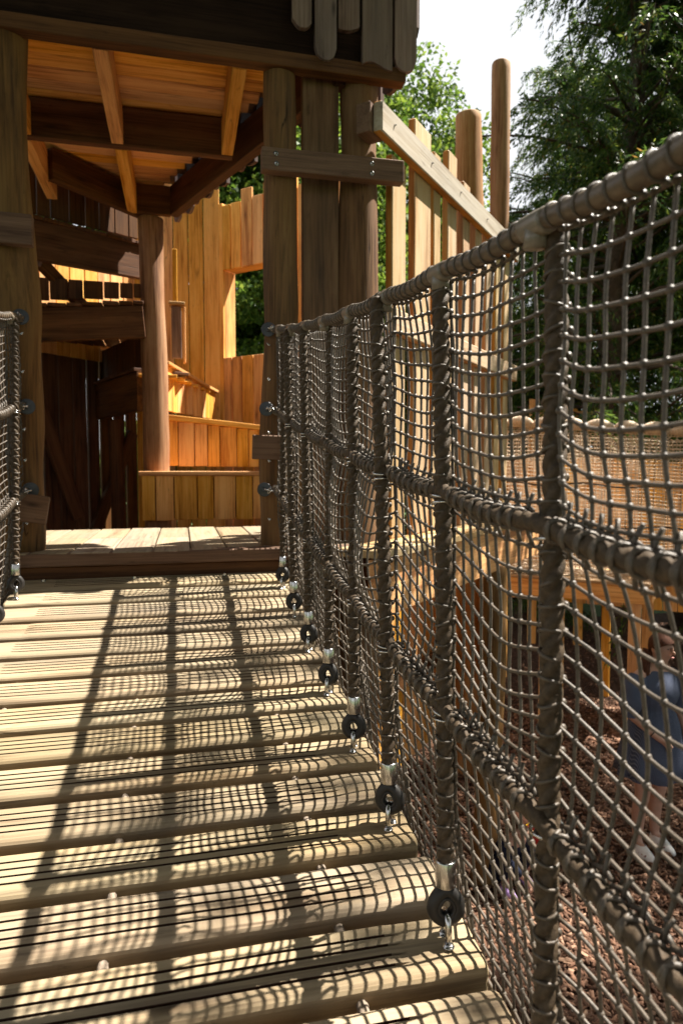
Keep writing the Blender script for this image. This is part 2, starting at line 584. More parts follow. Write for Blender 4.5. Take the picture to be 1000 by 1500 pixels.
def chips(n):
    # bark chips: bent slabs lying at random angles
    xs = np.empty(n); ys = np.empty(n)
    k = int(n * 0.72)
    xs[:k] = rng.uniform(0.3, 6.5, k); ys[:k] = rng.uniform(0.4, 7.5, k)
    xs[k:] = rng.uniform(-3, 9, n - k); ys[k:] = rng.uniform(-2, 11, n - k)
    L = rng.uniform(0.008, 0.026, n) * rng.choice([0.7, 1.0, 1.7], n); W = rng.uniform(0.004, 0.013, n); T = rng.uniform(0.002, 0.007, n)
    yaw = rng.uniform(0, 2 * PI, n); pit = rng.normal(0, 0.32, n); rol = rng.normal(0, 0.4, n)
    base = np.array([[-1, -1, -1], [1, -1, -1], [1, 1, -1], [-1, 1, -1], [-.8, -.8, 1], [.9, -.7, 1], [.8, .8, 1], [-.9, .7, 1]], float)
    v = base[None] * np.stack([L, W, T], 1)[:, None, :]
    v[:, :, 0] *= 1 + 0.25 * rng.uniform(-1, 1, (n, 8))
    v[:, :, 1] *= 1 + 0.35 * rng.uniform(-1, 1, (n, 8))
    cy, sy, cp, sp, cr, sr = np.cos(yaw), np.sin(yaw), np.cos(pit), np.sin(pit), np.cos(rol), np.sin(rol)
    R = np.empty((n, 3, 3))
    R[:, 0, 0] = cy * cp; R[:, 0, 1] = cy * sp * sr - sy * cr; R[:, 0, 2] = cy * sp * cr + sy * sr
    R[:, 1, 0] = sy * cp; R[:, 1, 1] = sy * sp * sr + cy * cr; R[:, 1, 2] = sy * sp * cr - cy * sr
    R[:, 2, 0] = -sp; R[:, 2, 1] = cp * sr; R[:, 2, 2] = cp * cr
    v = np.einsum('nij,nkj->nki', R, v)
    z = np.array([0.018 + 0.03 * (mn.noise(Vector((x * 0.8, y * 0.8, 0))) + 0.6) for x, y in zip(xs, ys)]) + rng.uniform(0, 0.018, n)
    v += np.stack([xs, ys, z], 1)[:, None, :]
    faces = np.array([[0, 1, 5, 4], [1, 2, 6, 5], [2, 3, 7, 6], [3, 0, 4, 7], [4, 5, 6, 7]])
    me = bpy.data.meshes.new('bark_chips')
    me.vertices.add(n * 8)
    me.vertices.foreach_set('co', v.astype(np.float32).ravel())
    idx = (faces[None] + (np.arange(n) * 8)[:, None, None]).astype(np.int32).ravel()
    me.loops.add(len(idx))
    me.loops.foreach_set('vertex_index', idx)
    me.polygons.add(n * 5)
    me.polygons.foreach_set('loop_start', np.arange(0, n * 20, 4, dtype=np.int32))
    me.materials.append(mulch_mat('bark_chip', True))
    me.update(calc_edges=True)
    return me
o = put('bark_chips', chips(62000), kind='stuff')
o['label'] = 'loose brown bark chips strewn over the play ground'

# ------------------------------------------------------------------ rope bridge deck
XR, XL = 0.455, -0.695           # planes of the post ropes
XC = (XR + XL) / 2
def zdeck(Y):
    return 2.051 + 0.1024 * (Y - 1.1) + 0.0226 * (Y - 1.1) ** 2
STEP = 0.3385
def yrope(k):                    # rope 0 is the one nearest the eye that stands whole in view
    return 1.112 + STEP * k
LEAN = 0.045                     # the post ropes lean a little towards the tower

def slat_mesh(seed):
    rr = random.Random(seed)
    w, h, r = 0.136, 0.066, 0.017
    def prof(groove):
        pts = [(-w / 2, 0.006), (-w / 2 + 0.006, 0), (w / 2 - 0.006, 0), (w / 2, 0.006)]
        arc = [(w / 2 - r + r * math.cos(a), h - r + r * math.sin(a)) for a in (0, 0.4, 0.8, 1.2, PI / 2)]
        pts += arc
        for gx in (0.033, 0.011, -0.011, -0.033):
            g = 0.0030
            d = 0.0075 if groove else 0.0
            pts += [(gx + g, h), (gx + g * 0.75, h - d), (gx - g * 0.75, h - d), (gx - g, h)]
        pts += [(-y, z) for y, z in reversed(arc)]
        return pts
    x0, x1 = -0.735, 0.505
    xg0, xg1 = x0 + 0.16 + rr.uniform(-0.006, 0.006), x1 - 0.155 + rr.uniform(-0.006, 0.006)
    xs = [(x0, 0, 1), (x0 + 0.007, 0, 0), (xg0 - 0.02, 0, 0), (xg0 + 0.01, 1, 0), (-0.3, 1, 0), (-0.05, 1, 0), (0.15, 1, 0), (xg1 - 0.01, 1, 0), (xg1 + 0.02, 0, 0), (x1 - 0.007, 0, 0), (x1, 0, 1)]
    V, F = [], []
    n = len(prof(0))
    for x, g, e in xs:
        dz = rr.uniform(-0.0012, 0.0012)
        dy = rr.uniform(-0.0015, 0.0015)
        for (y, z) in prof(g):
            if e:
                y *= 0.93
                z = 0.004 + z * 0.88
            V.append((x, y + dy, z - h + dz))
    for i in range(len(xs) - 1):
        for k in range(n):
            k2 = (k + 1) % n
            F.append((i * n + k, (i + 1) * n + k, (i + 1) * n + k2, i * n + k2))
    F.append(tuple(range(n)))
    F.append(tuple((len(xs) - 1) * n + k for k in range(n - 1, -1, -1)))
    me = mesh_from('slat', V, F, M['slat'])
    me.materials.append(M['grit'])
    for p in me.polygons:                # grit bonded into the bottom of each groove
        if len(p.vertices) == 4:
            k = {v % n for v in p.vertices}
            i = {v // n for v in p.vertices}
            if min(i) >= 3 and max(i) <= 7 and any(k == {9 + 4 * q + 1, 9 + 4 * q + 2} or k == {9 + 4 * q, 9 + 4 * q + 1} or k == {9 + 4 * q + 2, 9 + 4 * q + 3} for q in range(4)):
                p.material_index = 1
    return me

bridge = thing('rope_bridge', 'slatted timber bridge deck with grooved rounded planks rising to the tower', 'bridge', (XC, 1.1, 2.0))
slat_meshes = [slat_mesh(i) for i in range(7)]
sl_i = 0
for q in range(-9, 14):
    Y = yrope(0) + STEP / 2 * q
    if Y > 3.33:
        break
    sl = 0.1024 + 0.0452 * (Y - 1.1)
    me = slat_meshes[sl_i % 7]
    sl_i += 1
    mt = Matrix.Translation((random.uniform(-0.006, 0.006), Y, zdeck(Y))) @ Matrix.Rotation(math.atan(sl), 4, 'X') @ Matrix.Rotation(random.uniform(-0.004, 0.004), 4, 'Z') @ Matrix.Rotation(random.uniform(-0.012, 0.012), 4, 'X')
    s = put('slat', me, bridge, mt)

def twist_rope(path, R, pitch, n=12, lobes=3, depth=0.2, step=0.006, lump=0.0):
    """laid rope: a lobed section that turns along the path"""
    P = [Vector(p) for p in path]
    seg = [(P[i + 1] - P[i]).length for i in range(len(P) - 1)]
    tot = sum(seg)
    m = max(4, int(tot / step))
    V, F = [], []
    cum = [0]
    for s in seg:
        cum.append(cum[-1] + s)
    j = 0
    nrm = None
    for i in range(m + 1):
        d = tot * i / m
        while j < len(seg) - 1 and d > cum[j + 1]:
            j += 1
        t = (d - cum[j]) / max(seg[j], 1e-9)
        p = P[j].lerp(P[j + 1], t)
        tan = (P[min(j + 1, len(P) - 1)] - P[j]).normalized()
        if 0 < j and t < 0.5:
            tan = (tan + (P[j] - P[j - 1]).normalized() * (0.5 - t)).normalized()
        if nrm is None:
            ref = Vector((0, 0, 1)) if abs(tan.z) < 0.9 else Vector((1, 0, 0))
            nrm = ref
        nrm = (nrm - tan * nrm.dot(tan)).normalized()
        bn = tan.cross(nrm)
        ph = 2 * PI * d / pitch
        for k in range(n):
            a = 2 * PI * k / n
            rad = R * (1 - depth + depth * abs(math.cos(lobes / 2 * (a - ph))) ** 0.8)
            rad *= 1 + lump * mn.noise(p * 20)
            V.append(p + (nrm * math.cos(a) + bn * math.sin(a)) * rad)
    for i in range(m):
        for k in range(n):
            k2 = (k + 1) % n
            F.append((i * n + k, i * n + k2, (i + 1) * n + k2, (i + 1) * n + k))
    F.append(tuple(range(n - 1, -1, -1)))
    F.append(tuple(m * n + k for k in range(n)))
    return V, F

for x in (-0.145, 0.28, -0.535):
    pts = [(x, Y, zdeck(Y) - 0.031) for Y in np.arange(-0.5, 3.36, 0.084)]
    V, F = twist_rope(pts, 0.0108, 0.05, 10, 3, 0.22, 0.007)
    put('carry_rope', mesh_from('carry_rope', V, F, M['deck_rope'], True), bridge)
for i, x in enumerate((-0.62, -0.22, 0.2)):     # bolts in front of the far sill
    bolt(bridge, (x, 3.342, zdeck(3.34) + 0.0), (0, 0, 1), 0.008)

# ------------------------------------------------------------------ net railing
H1, H2, HT = 0.42, 0.81, 1.2
NXC = 10
def rope_line(h, x, y0, y1, sag=0.010, step=0.035):
    pts = []
    n = int((y1 - y0) / step)
    for i in range(n + 1):
        Y = y0 + (y1 - y0) * i / n
        u = ((Y - LEAN * h - yrope(0)) / STEP) % 1.0
        pts.append(Vector((x, Y, zdeck(Y) + h - sag * math.sin(PI * u))))
    return pts

def catmull(pts, sub=2):
    out = []
    n = len(pts)
    for i in range(n - 1):
        p0, p1, p2, p3 = pts[max(i - 1, 0)], pts[i], pts[i + 1], pts[min(i + 2, n - 1)]
        for s in range(sub):
            t = s / sub
            out.append(0.5 * ((2 * p1) + (p2 - p0) * t + (2 * p0 - 5 * p1 + 4 * p2 - p3) * t * t + (3 * p1 - p0 - 3 * p2 + p3) * t ** 3))
    out.append(pts[-1])
    return out

def net_mesh(y0, y1, seed, side=1, ncol=NXC):
    """knotted net between two post ropes, three tiers tied to the ropes"""
    rr = random.Random(seed)
    rows = []        # (h, frac in tier, tier)
    for lo, hi, n, t in ((-0.055, H1, 14, 0), (H1, H2, 12, 1), (H2, HT - 0.012, 12, 2)):
        for j in range(n):
            rows.append((lo + (hi - lo) * j / n, j / n, t))
    rows.append((HT - 0.012, 1.0, 2))
    amp = [rr.uniform(0.018, 0.05), rr.choice((-1, 1, 1)) * rr.uniform(0.012, 0.045), rr.choice((-1, 1, 1)) * rr.uniform(0.008, 0.03)]
    skew = [rr.uniform(-0.03, 0.03) for _ in range(3)]
    pull = [rr.uniform(0.3, 0.7) for _ in range(3)]
    sag = [rr.uniform(0.010, 0.024), rr.uniform(0.012, 0.034), rr.uniform(0.006, 0.022)]
    ph = rr.uniform(0, 99)
    def node(i, j):
        h, f, t = rows[j]
        u = i / ncol
        Y = y0 + (y1 - y0) * u
        x = 0.020
        if h < 0.24:
            x += 0.044 * ((0.24 - h) / 0.295) ** 1.15
        b = math.sin(PI * u) ** 0.8 * math.sin(PI * min(1, max(0, f)))
        x += amp[t] * b
        Y += skew[t] * math.sin(PI * f) * math.sin(PI * u)
        # hanging slack: rows droop between the post ropes and crowd onto the rope below
        dz = -sag[t] * math.sin(PI * u) * (1 - abs(2 * f - 0.9)) * 1.6
        if t > 0:
            dz -= 0.010 * math.sin(PI * u)
            w = math.exp(-f * 6)
            Y += 0.035 * w * (u - pull[t]) * math.sin(PI * u)
        nz = Vector((Y * 9 + ph, h * 9, 3.3))
        x += 0.006 * mn.noise(nz)
        Y += 0.006 * mn.noise(nz + Vector((7, 3, 1)))
        dz += 0.006 * mn.noise(nz + Vector((1, 9, 5)))
        return Vector((x * side, min(Y + LEAN * max(h, 0), 3.42), zdeck(Y) + h + dz))
    G = [[node(i, j) for i in range(ncol + 1)] for j in range(len(rows))]
    mb = MB()
    r = 0.0028
    for j in range(len(rows)):
        h, f, t = rows[j]
        if j and f == 0:
            continue            # that row is the rope itself
        mb.tube(catmull(G[j], 2), r, 6)
    for i in range(ncol + 1):
        mb.tube(catmull([G[j][i] for j in range(len(rows))], 2), r, 6)
    # doubled hem cord
    for off in (0.004, -0.005):
        mb.tube([p + Vector((0.003, 0, off)) for p in G[0]], 0.0034, 6)
    for j in range(len(rows)):
        for i in range(ncol + 1):
            p = G[j][i]
            k = rr.uniform(0.0048, 0.0062)
            mb.ball(p, (k, k, k * 0.92), 6, 4)
    return mb.mesh('net_panel', M['cord'], True)

POST_TOP = HT
def post_rope_mesh():
    pts = [Vector((0, 0, 0.144)), Vector((0.002, 0.001, 0.4)), Vector((0.001, -0.002, 0.8)), Vector((0, 0, HT))]
    V, F = twist_rope(catmull(pts, 8), 0.0160, 0.085, 24, 3, 0.42, 0.005)
    return mesh_from('post_rope', V, F, M['rope'], True)
def post_lash_mesh():
    mb = MB()
    rr = random.Random(5)
    h = 0.17
    while h < HT - 0.03:
        ax = Vector((rr.uniform(-0.4, 0.4), rr.uniform(-0.4, 0.4), 1))
        mb.ring((0, 0, h), ax, 0.0152, 0.0024, 14, 6)
        mb.ball((0.0185, rr.uniform(-0.004, 0.004), h), 0.0062, 6, 4)
        h += rr.uniform(0.029, 0.037)
    return mb.mesh('lashing', M['cord'], True)
def ferrule_mesh():
    mb = MB()
    mb.lathe([(0.0155, 0.100), (0.0182, 0.1005), (0.0188, 0.102), (0.0188, 0.146), (0.0182, 0.1475), (0.0155, 0.148)], n=20)
    return mb.mesh('ferrule', M['steel'], True)
def thimble_mesh():
    # rope eye laid round a grooved thimble
    mb = MB()
    c = Vector((0, 0, 0.062))
    pts, pts2 = [], []
    for i in range(24):
        a = 2 * PI * i / 24
        k = 1 + 0.32 * max(0, math.sin(a)) ** 3
        pts.append(c + Vector((math.cos(a) * 0.0225, 0, math.sin(a) * 0.0225 * k)))
        pts2.append(c + Vector((math.cos(a) * 0.0145, 0, math.sin(a) * 0.0145 * k)))
    mb.tube(pts, 0.0130, 10, closed=True)
    for dy in (-0.0085, 0.0085):
        mb.tube([p + Vector((0, dy, 0)) for p in pts2], 0.0042, 6, closed=True)
    return mb.mesh('thimble', M['thimble'], True)
def ubolt_mesh():
    mb = MB()
    pts = [Vector((0, -0.018, -0.006)), Vector((0, -0.018, 0.030))]
    for i in range(1, 10):
        a = PI * i / 10
        pts.append(Vector((0, -0.018 * math.cos(a), 0.034 + 0.018 * math.sin(a))))
    pts += [Vector((0, 0.018, 0.030)), Vector((0, 0.018, -0.006))]
    mb.tube(pts, 0.0064, 10)
    for y in (-0.018, 0.018):
        mb.lathe([(0.011, 0), (0.011, 0.0015), (0.0088, 0.0017), (0.0088, 0.0055), (0.008, 0.006)], (0, y, 0), 8)
    return mb.mesh('eye_bolt', M['steel'], True)
def clamp_mesh():
    mb = MB()
    for h in (0.0,):
        for dz, tl in ((0.004, 0.18), (-0.010, -0.1)):
            pts = []
            for i in range(18):
                a = 2 * PI * i / 18
                pts.append(Vector((0.002 + 0.0195 * math.cos(a), 0.006 + 0.026 * math.sin(a), h - 0.008 + dz + tl * 0.02 * math.sin(a))))
            mb.tube(pts, 0.0023, 6, closed=True)
    return mb.mesh('clamp', M['steel'], True)
def sleeve_mesh():
    mb = MB()
    R = 0.0172
    pr = [(-0.030, 0.75), (-0.029, 0.97), (-0.024, 1.0), (0.024, 1.0), (0.029, 0.97), (0.030, 0.75)]
    mb.tube([Vector((0, y, HT)) for y, _ in pr], [R * q for _, q in pr], 18)
    mb.tube([Vector((0, 0, HT - 0.030)), Vector((0, 0, HT - 0.004))], 0.0160, 14)
    return mb.mesh('sleeve', M['sleeve'], True)
pm = dict(rope=post_rope_mesh(), lash=post_lash_mesh(), fer=ferrule_mesh(), thi=thimble_mesh(), ub=ubolt_mesh(), cl=clamp_mesh(), sl=sleeve_mesh())

def railing(label, xp, side, k0, k1, yend, seed0):
    """side +1: the net hangs on the +X side of the ropes"""
    root = thing('net_railing', label, 'net railing', (xp, yrope(0), zdeck(yrope(0))), 'rope net railings of the bridge')
    ys = yrope(k0) - 0.15
    # rails
    for nm, h in (('hand_rope', HT), ('middle_rope', H1), ('middle_rope', H2)):
        pts = rope_line(h, 0.0, ys, yend)
        if nm == 'hand_rope':
            mb = MB()
            mb.tube(catmull(pts, 2), 0.0138, 16)
            me = mb.mesh(nm, M['rail_rope'], True)
        else:
            V, F = twist_rope(pts, 0.0138, 0.075, 14, 3, 0.28, 0.006)
            me = mesh_from(nm, V, F, M['rope'], True)
        ro = put(nm, me, root, Matrix.Translation((xp, 0, 0)))
        # cord lashed round the rope, two crossing turns at every net column
        mb = MB()
        rr = random.Random(seed0 + int(h * 100))
        k = k0
        Y = ys + 0.02
        while Y < yend - 0.02:
            u = ((Y - LEAN * h - yrope(0)) / STEP) % 1.0
            du = min(u, 1 - u) * STEP
            if (nm == 'hand_rope' and du > 0.034) or (nm != 'hand_rope' and du > 0.024):
                z = zdeck(Y) + h - 0.010 * math.sin(PI * u)
                sl = 0.1024 + 0.0452 * (Y - 1.1)
                if nm == 'hand_rope':
                    mb.ring((0, Y, z), (rr.uniform(-0.1, 0.1), 1, sl + rr.uniform(-0.12, 0.12)), 0.0146, 0.0027, 16, 6)
                    mb.ball((0.010, Y, z - 0.0145), 0.0052, 6, 4)
                else:
                    mb.ring((0, Y, z), (0.5, 1, sl + rr.uniform(-0.1, 0.1)), 0.0145, 0.0034, 14, 6)
                    mb.ring((0, Y + 0.008, z), (-0.5, 1, sl + rr.uniform(-0.1, 0.1)), 0.0150, 0.0034, 14, 6)
                    # loop that carries the net column above and below
                    for sgn in (1, -1):
                        p = [Vector((0.012 * side, Y, z + sgn * 0.010)), Vector((0.018 * side, Y + 0.004, z + sgn * 0.022)), Vector((0.020 * side, Y + rr.uniform(-0.006, 0.006), z + sgn * 0.036))]
                        mb.tube(p, 0.0031, 6)
                    mb.tube([Vector((0.016 * side, Y - 0.01, z + 0.012)), Vector((0.019 * side, Y + 0.006, z + 0.016)), Vector((0.014 * side, Y + 0.024, z + 0.012))], 0.0036, 6)
            Y += STEP / NXC * (1 if nm != 'hand_rope' else 0.93) * rr.uniform(0.93, 1.07)
        put('lashing', mb.mesh('lashing', M['cord'], True), ro, Matrix.Translation((xp, 0, 0)), kind='stuff')
    for k in range(k0, k1 + 1):
        Y = yrope(k)
        mt = Matrix.Translation((xp, Y, zdeck(Y))) @ Matrix.Rotation(-0.02 * math.sin(k * 1.7), 4, 'Y') @ Matrix.Rotation(-LEAN + random.uniform(-0.008, 0.008), 4, 'X')
        if side < 0:
            mt = mt @ Matrix.Scale(-1, 4, (1, 0, 0))
        ro = put('post_rope', pm['rope'], root, mt)
        put('lashing', pm['lash'], ro, mt, kind='stuff')
        rt = mt @ Matrix.Rotation(random.uniform(-0.6, 0.6), 4, 'Z')
        put('ferrule', pm['fer'], ro, mt)
        put('thimble', pm['thi'], ro, rt)
        put('eye_bolt', pm['ub'], ro, rt)
        for h in (H1, H2):
            put('clamp', pm['cl'], ro, mt @ Matrix.Translation((0, 0, h)), kind='stuff')
        sl = Matrix.Translation((xp, Y + LEAN * HT, zdeck(Y))) @ Matrix.Translation((0, 0, HT)) @ Matrix.Rotation(math.atan(0.1024 + 0.0452 * (Y - 1.1)), 4, 'X') @ Matrix.Translation((0, 0, -HT))
        put('sleeve', pm['sl'], ro, sl)
        y1 = yrope(k + 1) if k < k1 else yend
        nc = NXC if k < k1 else max(3, round((y1 - Y) / STEP * NXC))
        put('net_panel', net_mesh(Y, y1, seed0 + k, side, nc), root, Matrix.Translation((xp, 0, 0)), kind='stuff')
    return root

rail_r = railing('brown rope net railing with twisted post ropes along the sunlit bridge edge', XR, 1, -3, 6, 3.40, 40)
rail_l = railing('rope net railing ending at the thick crooked log post', XL, -1, 0, 6, 3.40, 90)
# ------------------------------------------------------------------ tower: floor, posts, roof
tower = thing('play_tower', 'roofed timber play tower with crooked log posts and orange board ceiling', 'play tower', (0.1, 3.5, 0))
post_l = log('log_post', (-0.748, 3.53, 0), (-0.765, 3.53, 4.93), 0.135, 0.105, M['log'], tower, 'thick crooked log post beside the end of the net', n=24, lump=0.085, bend=0.022, seed=11, bulges=((3.65, 0.22, 0.022), (3.2, 0.4, 0.016), (4.5, 0.45, -0.016), (2.6, 0.25, 0.012)))
post_a = log('log_post', (0.462, 3.525, 0), (0.505, 3.525, 4.93), 0.128, 0.078, M['log'], tower, 'slender log post that swells towards its foot', n=24, lump=0.08, bend=0.02, seed=5, bulges=((3.0, 0.35, 0.016), (3.55, 0.2, -0.006)))
post_c = log('log_post', (0.945, 3.585, 0), (0.937, 3.585, 4.93), 0.112, 0.098, M['log'], tower, 'stout log post with dark stains', n=28, lump=0.075, bend=0.02, seed=23, bulges=((4.05, 0.3, 0.008), (3.45, 0.25, 0.010), (4.6, 0.2, -0.006)))
post_d = log('log_post', (-0.20, 5.68, 1.2), (-0.205, 5.68, 4.88), 0.108, 0.094, M['log_d'], tower, 'rear log post with bare sunlit side', n=24, lump=0.075, bend=0.02, seed=31)
plank('upright_plank', (0.724, 3.60, 0.3), (0.724, 3.60, 4.93), 0.19, 0.05, (0, -1, 0), M['log'], tower)
br = plank('cross_brace', (0.398, 3.425, 4.40), (1.112, 3.425, 4.403), 0.108, 0.062, (0, -1, 0), M['brace'], tower, seg=6)
for x in (0.47, 0.945):
    for z in (4.378, 4.425):
        bolt(br, (x + random.uniform(-.004, .004), 3.363, z), (0, -1, 0), 0.008)
plank('bracket', (-1.15, 3.40, 3.985), (-0.632, 3.40, 3.975), 0.135, 0.05, (0, -1, 0), M['brace'], tower)
plank('bracket', (-0.725, 3.395, 2.735), (-0.60, 3.395, 2.715), 0.13, 0.035, (0, -1, 0.05), M['brace'], tower)
plank('bracket', (0.345, 3.41, 3.02), (0.50, 3.41, 3.015), 0.12, 0.03, (-0.2, -1, 0.0), M['brace'], tower)

# sill and floor
plank('sill_plank', (-1.15, 3.44, 2.488), (1.25, 3.44, 2.490), 0.062, 0.09, (0, -1, 0), M['brace'], tower, seg=10, bev=0.006)
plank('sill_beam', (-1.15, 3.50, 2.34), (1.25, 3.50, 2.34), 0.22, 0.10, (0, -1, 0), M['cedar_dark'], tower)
x = -1.24
while x < 1.05:
    w = random.uniform(0.176, 0.192)
    y1 = 4.71 + random.uniform(-0.02, 0.02)
    if random.random() < 0.4:
        yj = random.uniform(3.9, 4.4)
        plank('floor_board', (x + w / 2, 3.352, 2.486), (x + w / 2, yj - 0.002, 2.486), w - 0.007, 0.034, (0, 0, 1), M['floor'], tower, seg=5, wob=0.0008)
        plank('floor_board', (x + w / 2, yj + 0.002, 2.486), (x + w / 2, y1, 2.486), w - 0.007, 0.034, (0, 0, 1), M['floor'], tower, seg=5, wob=0.0008)
    else:
        plank('floor_board', (x + w / 2, 3.352, 2.486), (x + w / 2, y1, 2.486), w - 0.007, 0.034, (0, 0, 1), M['floor'], tower, seg=5, wob=0.0008)
    x += w
for y in (3.75, 4.62):
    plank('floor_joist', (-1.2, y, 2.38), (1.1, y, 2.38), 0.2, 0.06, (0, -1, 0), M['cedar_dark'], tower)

# roof
ZB = 4.877
def xdiag(Y):
    return 0.80 - (Y - 3.48) * 0.4155
plank('edge_beam', (-1.15, 3.50, 4.912), (1.14, 3.50, 4.907), 0.07, 0.075, (0, -1, 0), M['cedar_dark'], tower, seg=10)
plank('fascia_board', (-1.15, 3.505, 5.10), (1.135, 3.505, 5.10), 0.30, 0.06, (0, -1, 0), M['stain'], tower)
plank('fascia_board', (-1.15, 3.505, 5.408), (1.135, 3.505, 5.408), 0.30, 0.06, (0, -1, 0), M['stain'], tower)
plank('fascia_board', (-1.15, 3.505, 5.716), (1.135, 3.505, 5.716), 0.30, 0.06, (0, -1, 0), M['stain'], tower)
for k in range(6):
    plank('fascia_board', (-1.15, 3.505, 6.024 + 0.308 * k), (1.135, 3.505, 6.024 + 0.308 * k), 0.30, 0.06, (0, -1, 0), M['stain'], tower)
dv = Vector((-0.3837, 0.9235, 0))
do = Vector((0.9235, 0.3837, 0))
p0, p1 = Vector((0.80, 3.52, 0)), Vector((-0.06, 5.59, 0))
plank('edge_beam', p0 + Vector((0, 0, 4.987)), p1 + Vector((0, 0, 4.987)), 0.22, 0.07, do, M['cedar_dark'], tower, seg=8)
plank('joist', (-1.15, 4.53, 4.992), (xdiag(4.53) - 0.02, 4.53, 4.992), 0.23, 0.06, (0, -1, 0), M['cedar_dark'], tower, seg=8)
for xx, ya, yb in ((-0.31, 3.51, 4.46), (-0.30, 4.54, 5.60), (0.345, 3.51, 4.46), (-0.83, 3.51, 4.46), (-0.85, 4.54, 5.45)):
    plank('joist', (xx, ya, 4.975), (xx, yb, 4.975), 0.195, 0.07, (-1, 0, 0), M['cedar'], tower, seg=8)
plank('edge_beam', (-0.86, 5.12, 4.985), (-0.30, 5.71, 4.985), 0.215, 0.06, (0.7, -0.7, 0), M['cedar_dark'], tower)
plank('edge_beam', (-0.30, 5.62, 4.985), (-0.05, 5.62, 4.985), 0.215, 0.06, (0, -1, 0), M['cedar_dark'], tower)
y = 3.51
while y < 5.62:
    w = random.uniform(0.122, 0.134)
    xl = -1.15 if y < 5.0 else -0.95
    plank('ceiling_board', (xl, y + w / 2, 5.109 + random.uniform(0, 0.012)), (xdiag(y + w) + 0.02, y + w / 2, 5.109 + random.uniform(0, 0.012)), w - 0.008, 0.024, (0, 0, 1), M['cedar'], tower, seg=4, bev=0.009)
    y += w
y = 3.45
while y < 5.66:
    plank('roof_board', (-1.15, y + 0.1, 5.142), (xdiag(y + 0.2) + 0.09, y + 0.1, 5.142), 0.197, 0.03, (0, 0, 1), M['brace'], tower)
    y += 0.2

def shingle_mesh(L, w, t, kind, seed):
    """hanging shingle: flat board with a shaped lower end; local X runs up the board, lower end at x=0"""
    rr = random.Random(seed)
    n = 10
    low = []
    for i in range(n + 1):
        u = i / n * 2 - 1
        if kind == 0:
            x = 0.06 * (1 - math.sqrt(max(0, 1 - u * u)))
        elif kind == 1:
            x = 0.016 * math.sin(u * 2.4 + 0.6)
        elif kind == 2:
            x = 0.012 * (u * u) - 0.01 * u
        else:
            x = 0.05 * max(0, abs(u + 0.1) - 0.25) ** 1.6
        low.append((x, u * w / 2))
    out = low + [(L, w / 2), (L, -w / 2)]
    V = [(x, y, 0) for x, y in out] + [(x + 0.002 * rr.random(), y, t) for x, y in out]
    m = len(out)
    F = [tuple(range(m - 1, -1, -1)), tuple(range(m, 2 * m))]
    for k in range(m):
        k2 = (k + 1) % m
        F.append((k, k2, m + k2, m + k))
    return mesh_from('shingle', V, F, M['shingle'])
for (xa, xb, zb, kd) in ((0.556, 0.650, 5.055, 3), (0.668, 0.775, 4.918, 0), (0.786, 0.892, 5.075, 2), (0.908, 1.062, 4.925, 1), (1.076, 1.19, 4.915, 0)):
    put('shingle', shingle_mesh(2.6, xb - xa, 0.028, kd, int(xa * 99)), tower, frame_from(((xa + xb) / 2, 3.438, zb), ((xa + xb) / 2, 3.438, zb + 1), (0, -1, 0)))
L = (p1 - p0).length
s = -0.30
i = 0
while s < L + 0.15:
    w = random.uniform(0.10, 0.135)
    c = p0 + dv * (s + w / 2) + do * (0.375 if s < 0.1 else 0.118)
    if s < 0.1:
        c = Vector((1.205, 3.50, 0)) + dv * (s + 0.35)
    zb = 4.925 + random.uniform(-0.03, 0.03)
    if i == 0:
        zb = 5.13
    put('shingle', shingle_mesh(0.95, w, 0.025, (0, 3, 2)[i % 3], i), tower, frame_from((c.x, c.y, zb), (c.x, c.y, zb + 1), do))
    s += w + 0.006
    i += 1
plank('fascia_board', p0 + do * 0.07 + Vector((0, 0, 5.24)), p1 + do * 0.07 + Vector((0, 0, 5.24)), 0.26, 0.04, do, M['stain'], tower)
plank('fascia_board', p0 + do * 0.07 + Vector((0, 0, 5.53)), p1 + do * 0.07 + Vector((0, 0, 5.53)), 0.30, 0.04, do, M['stain'], tower)

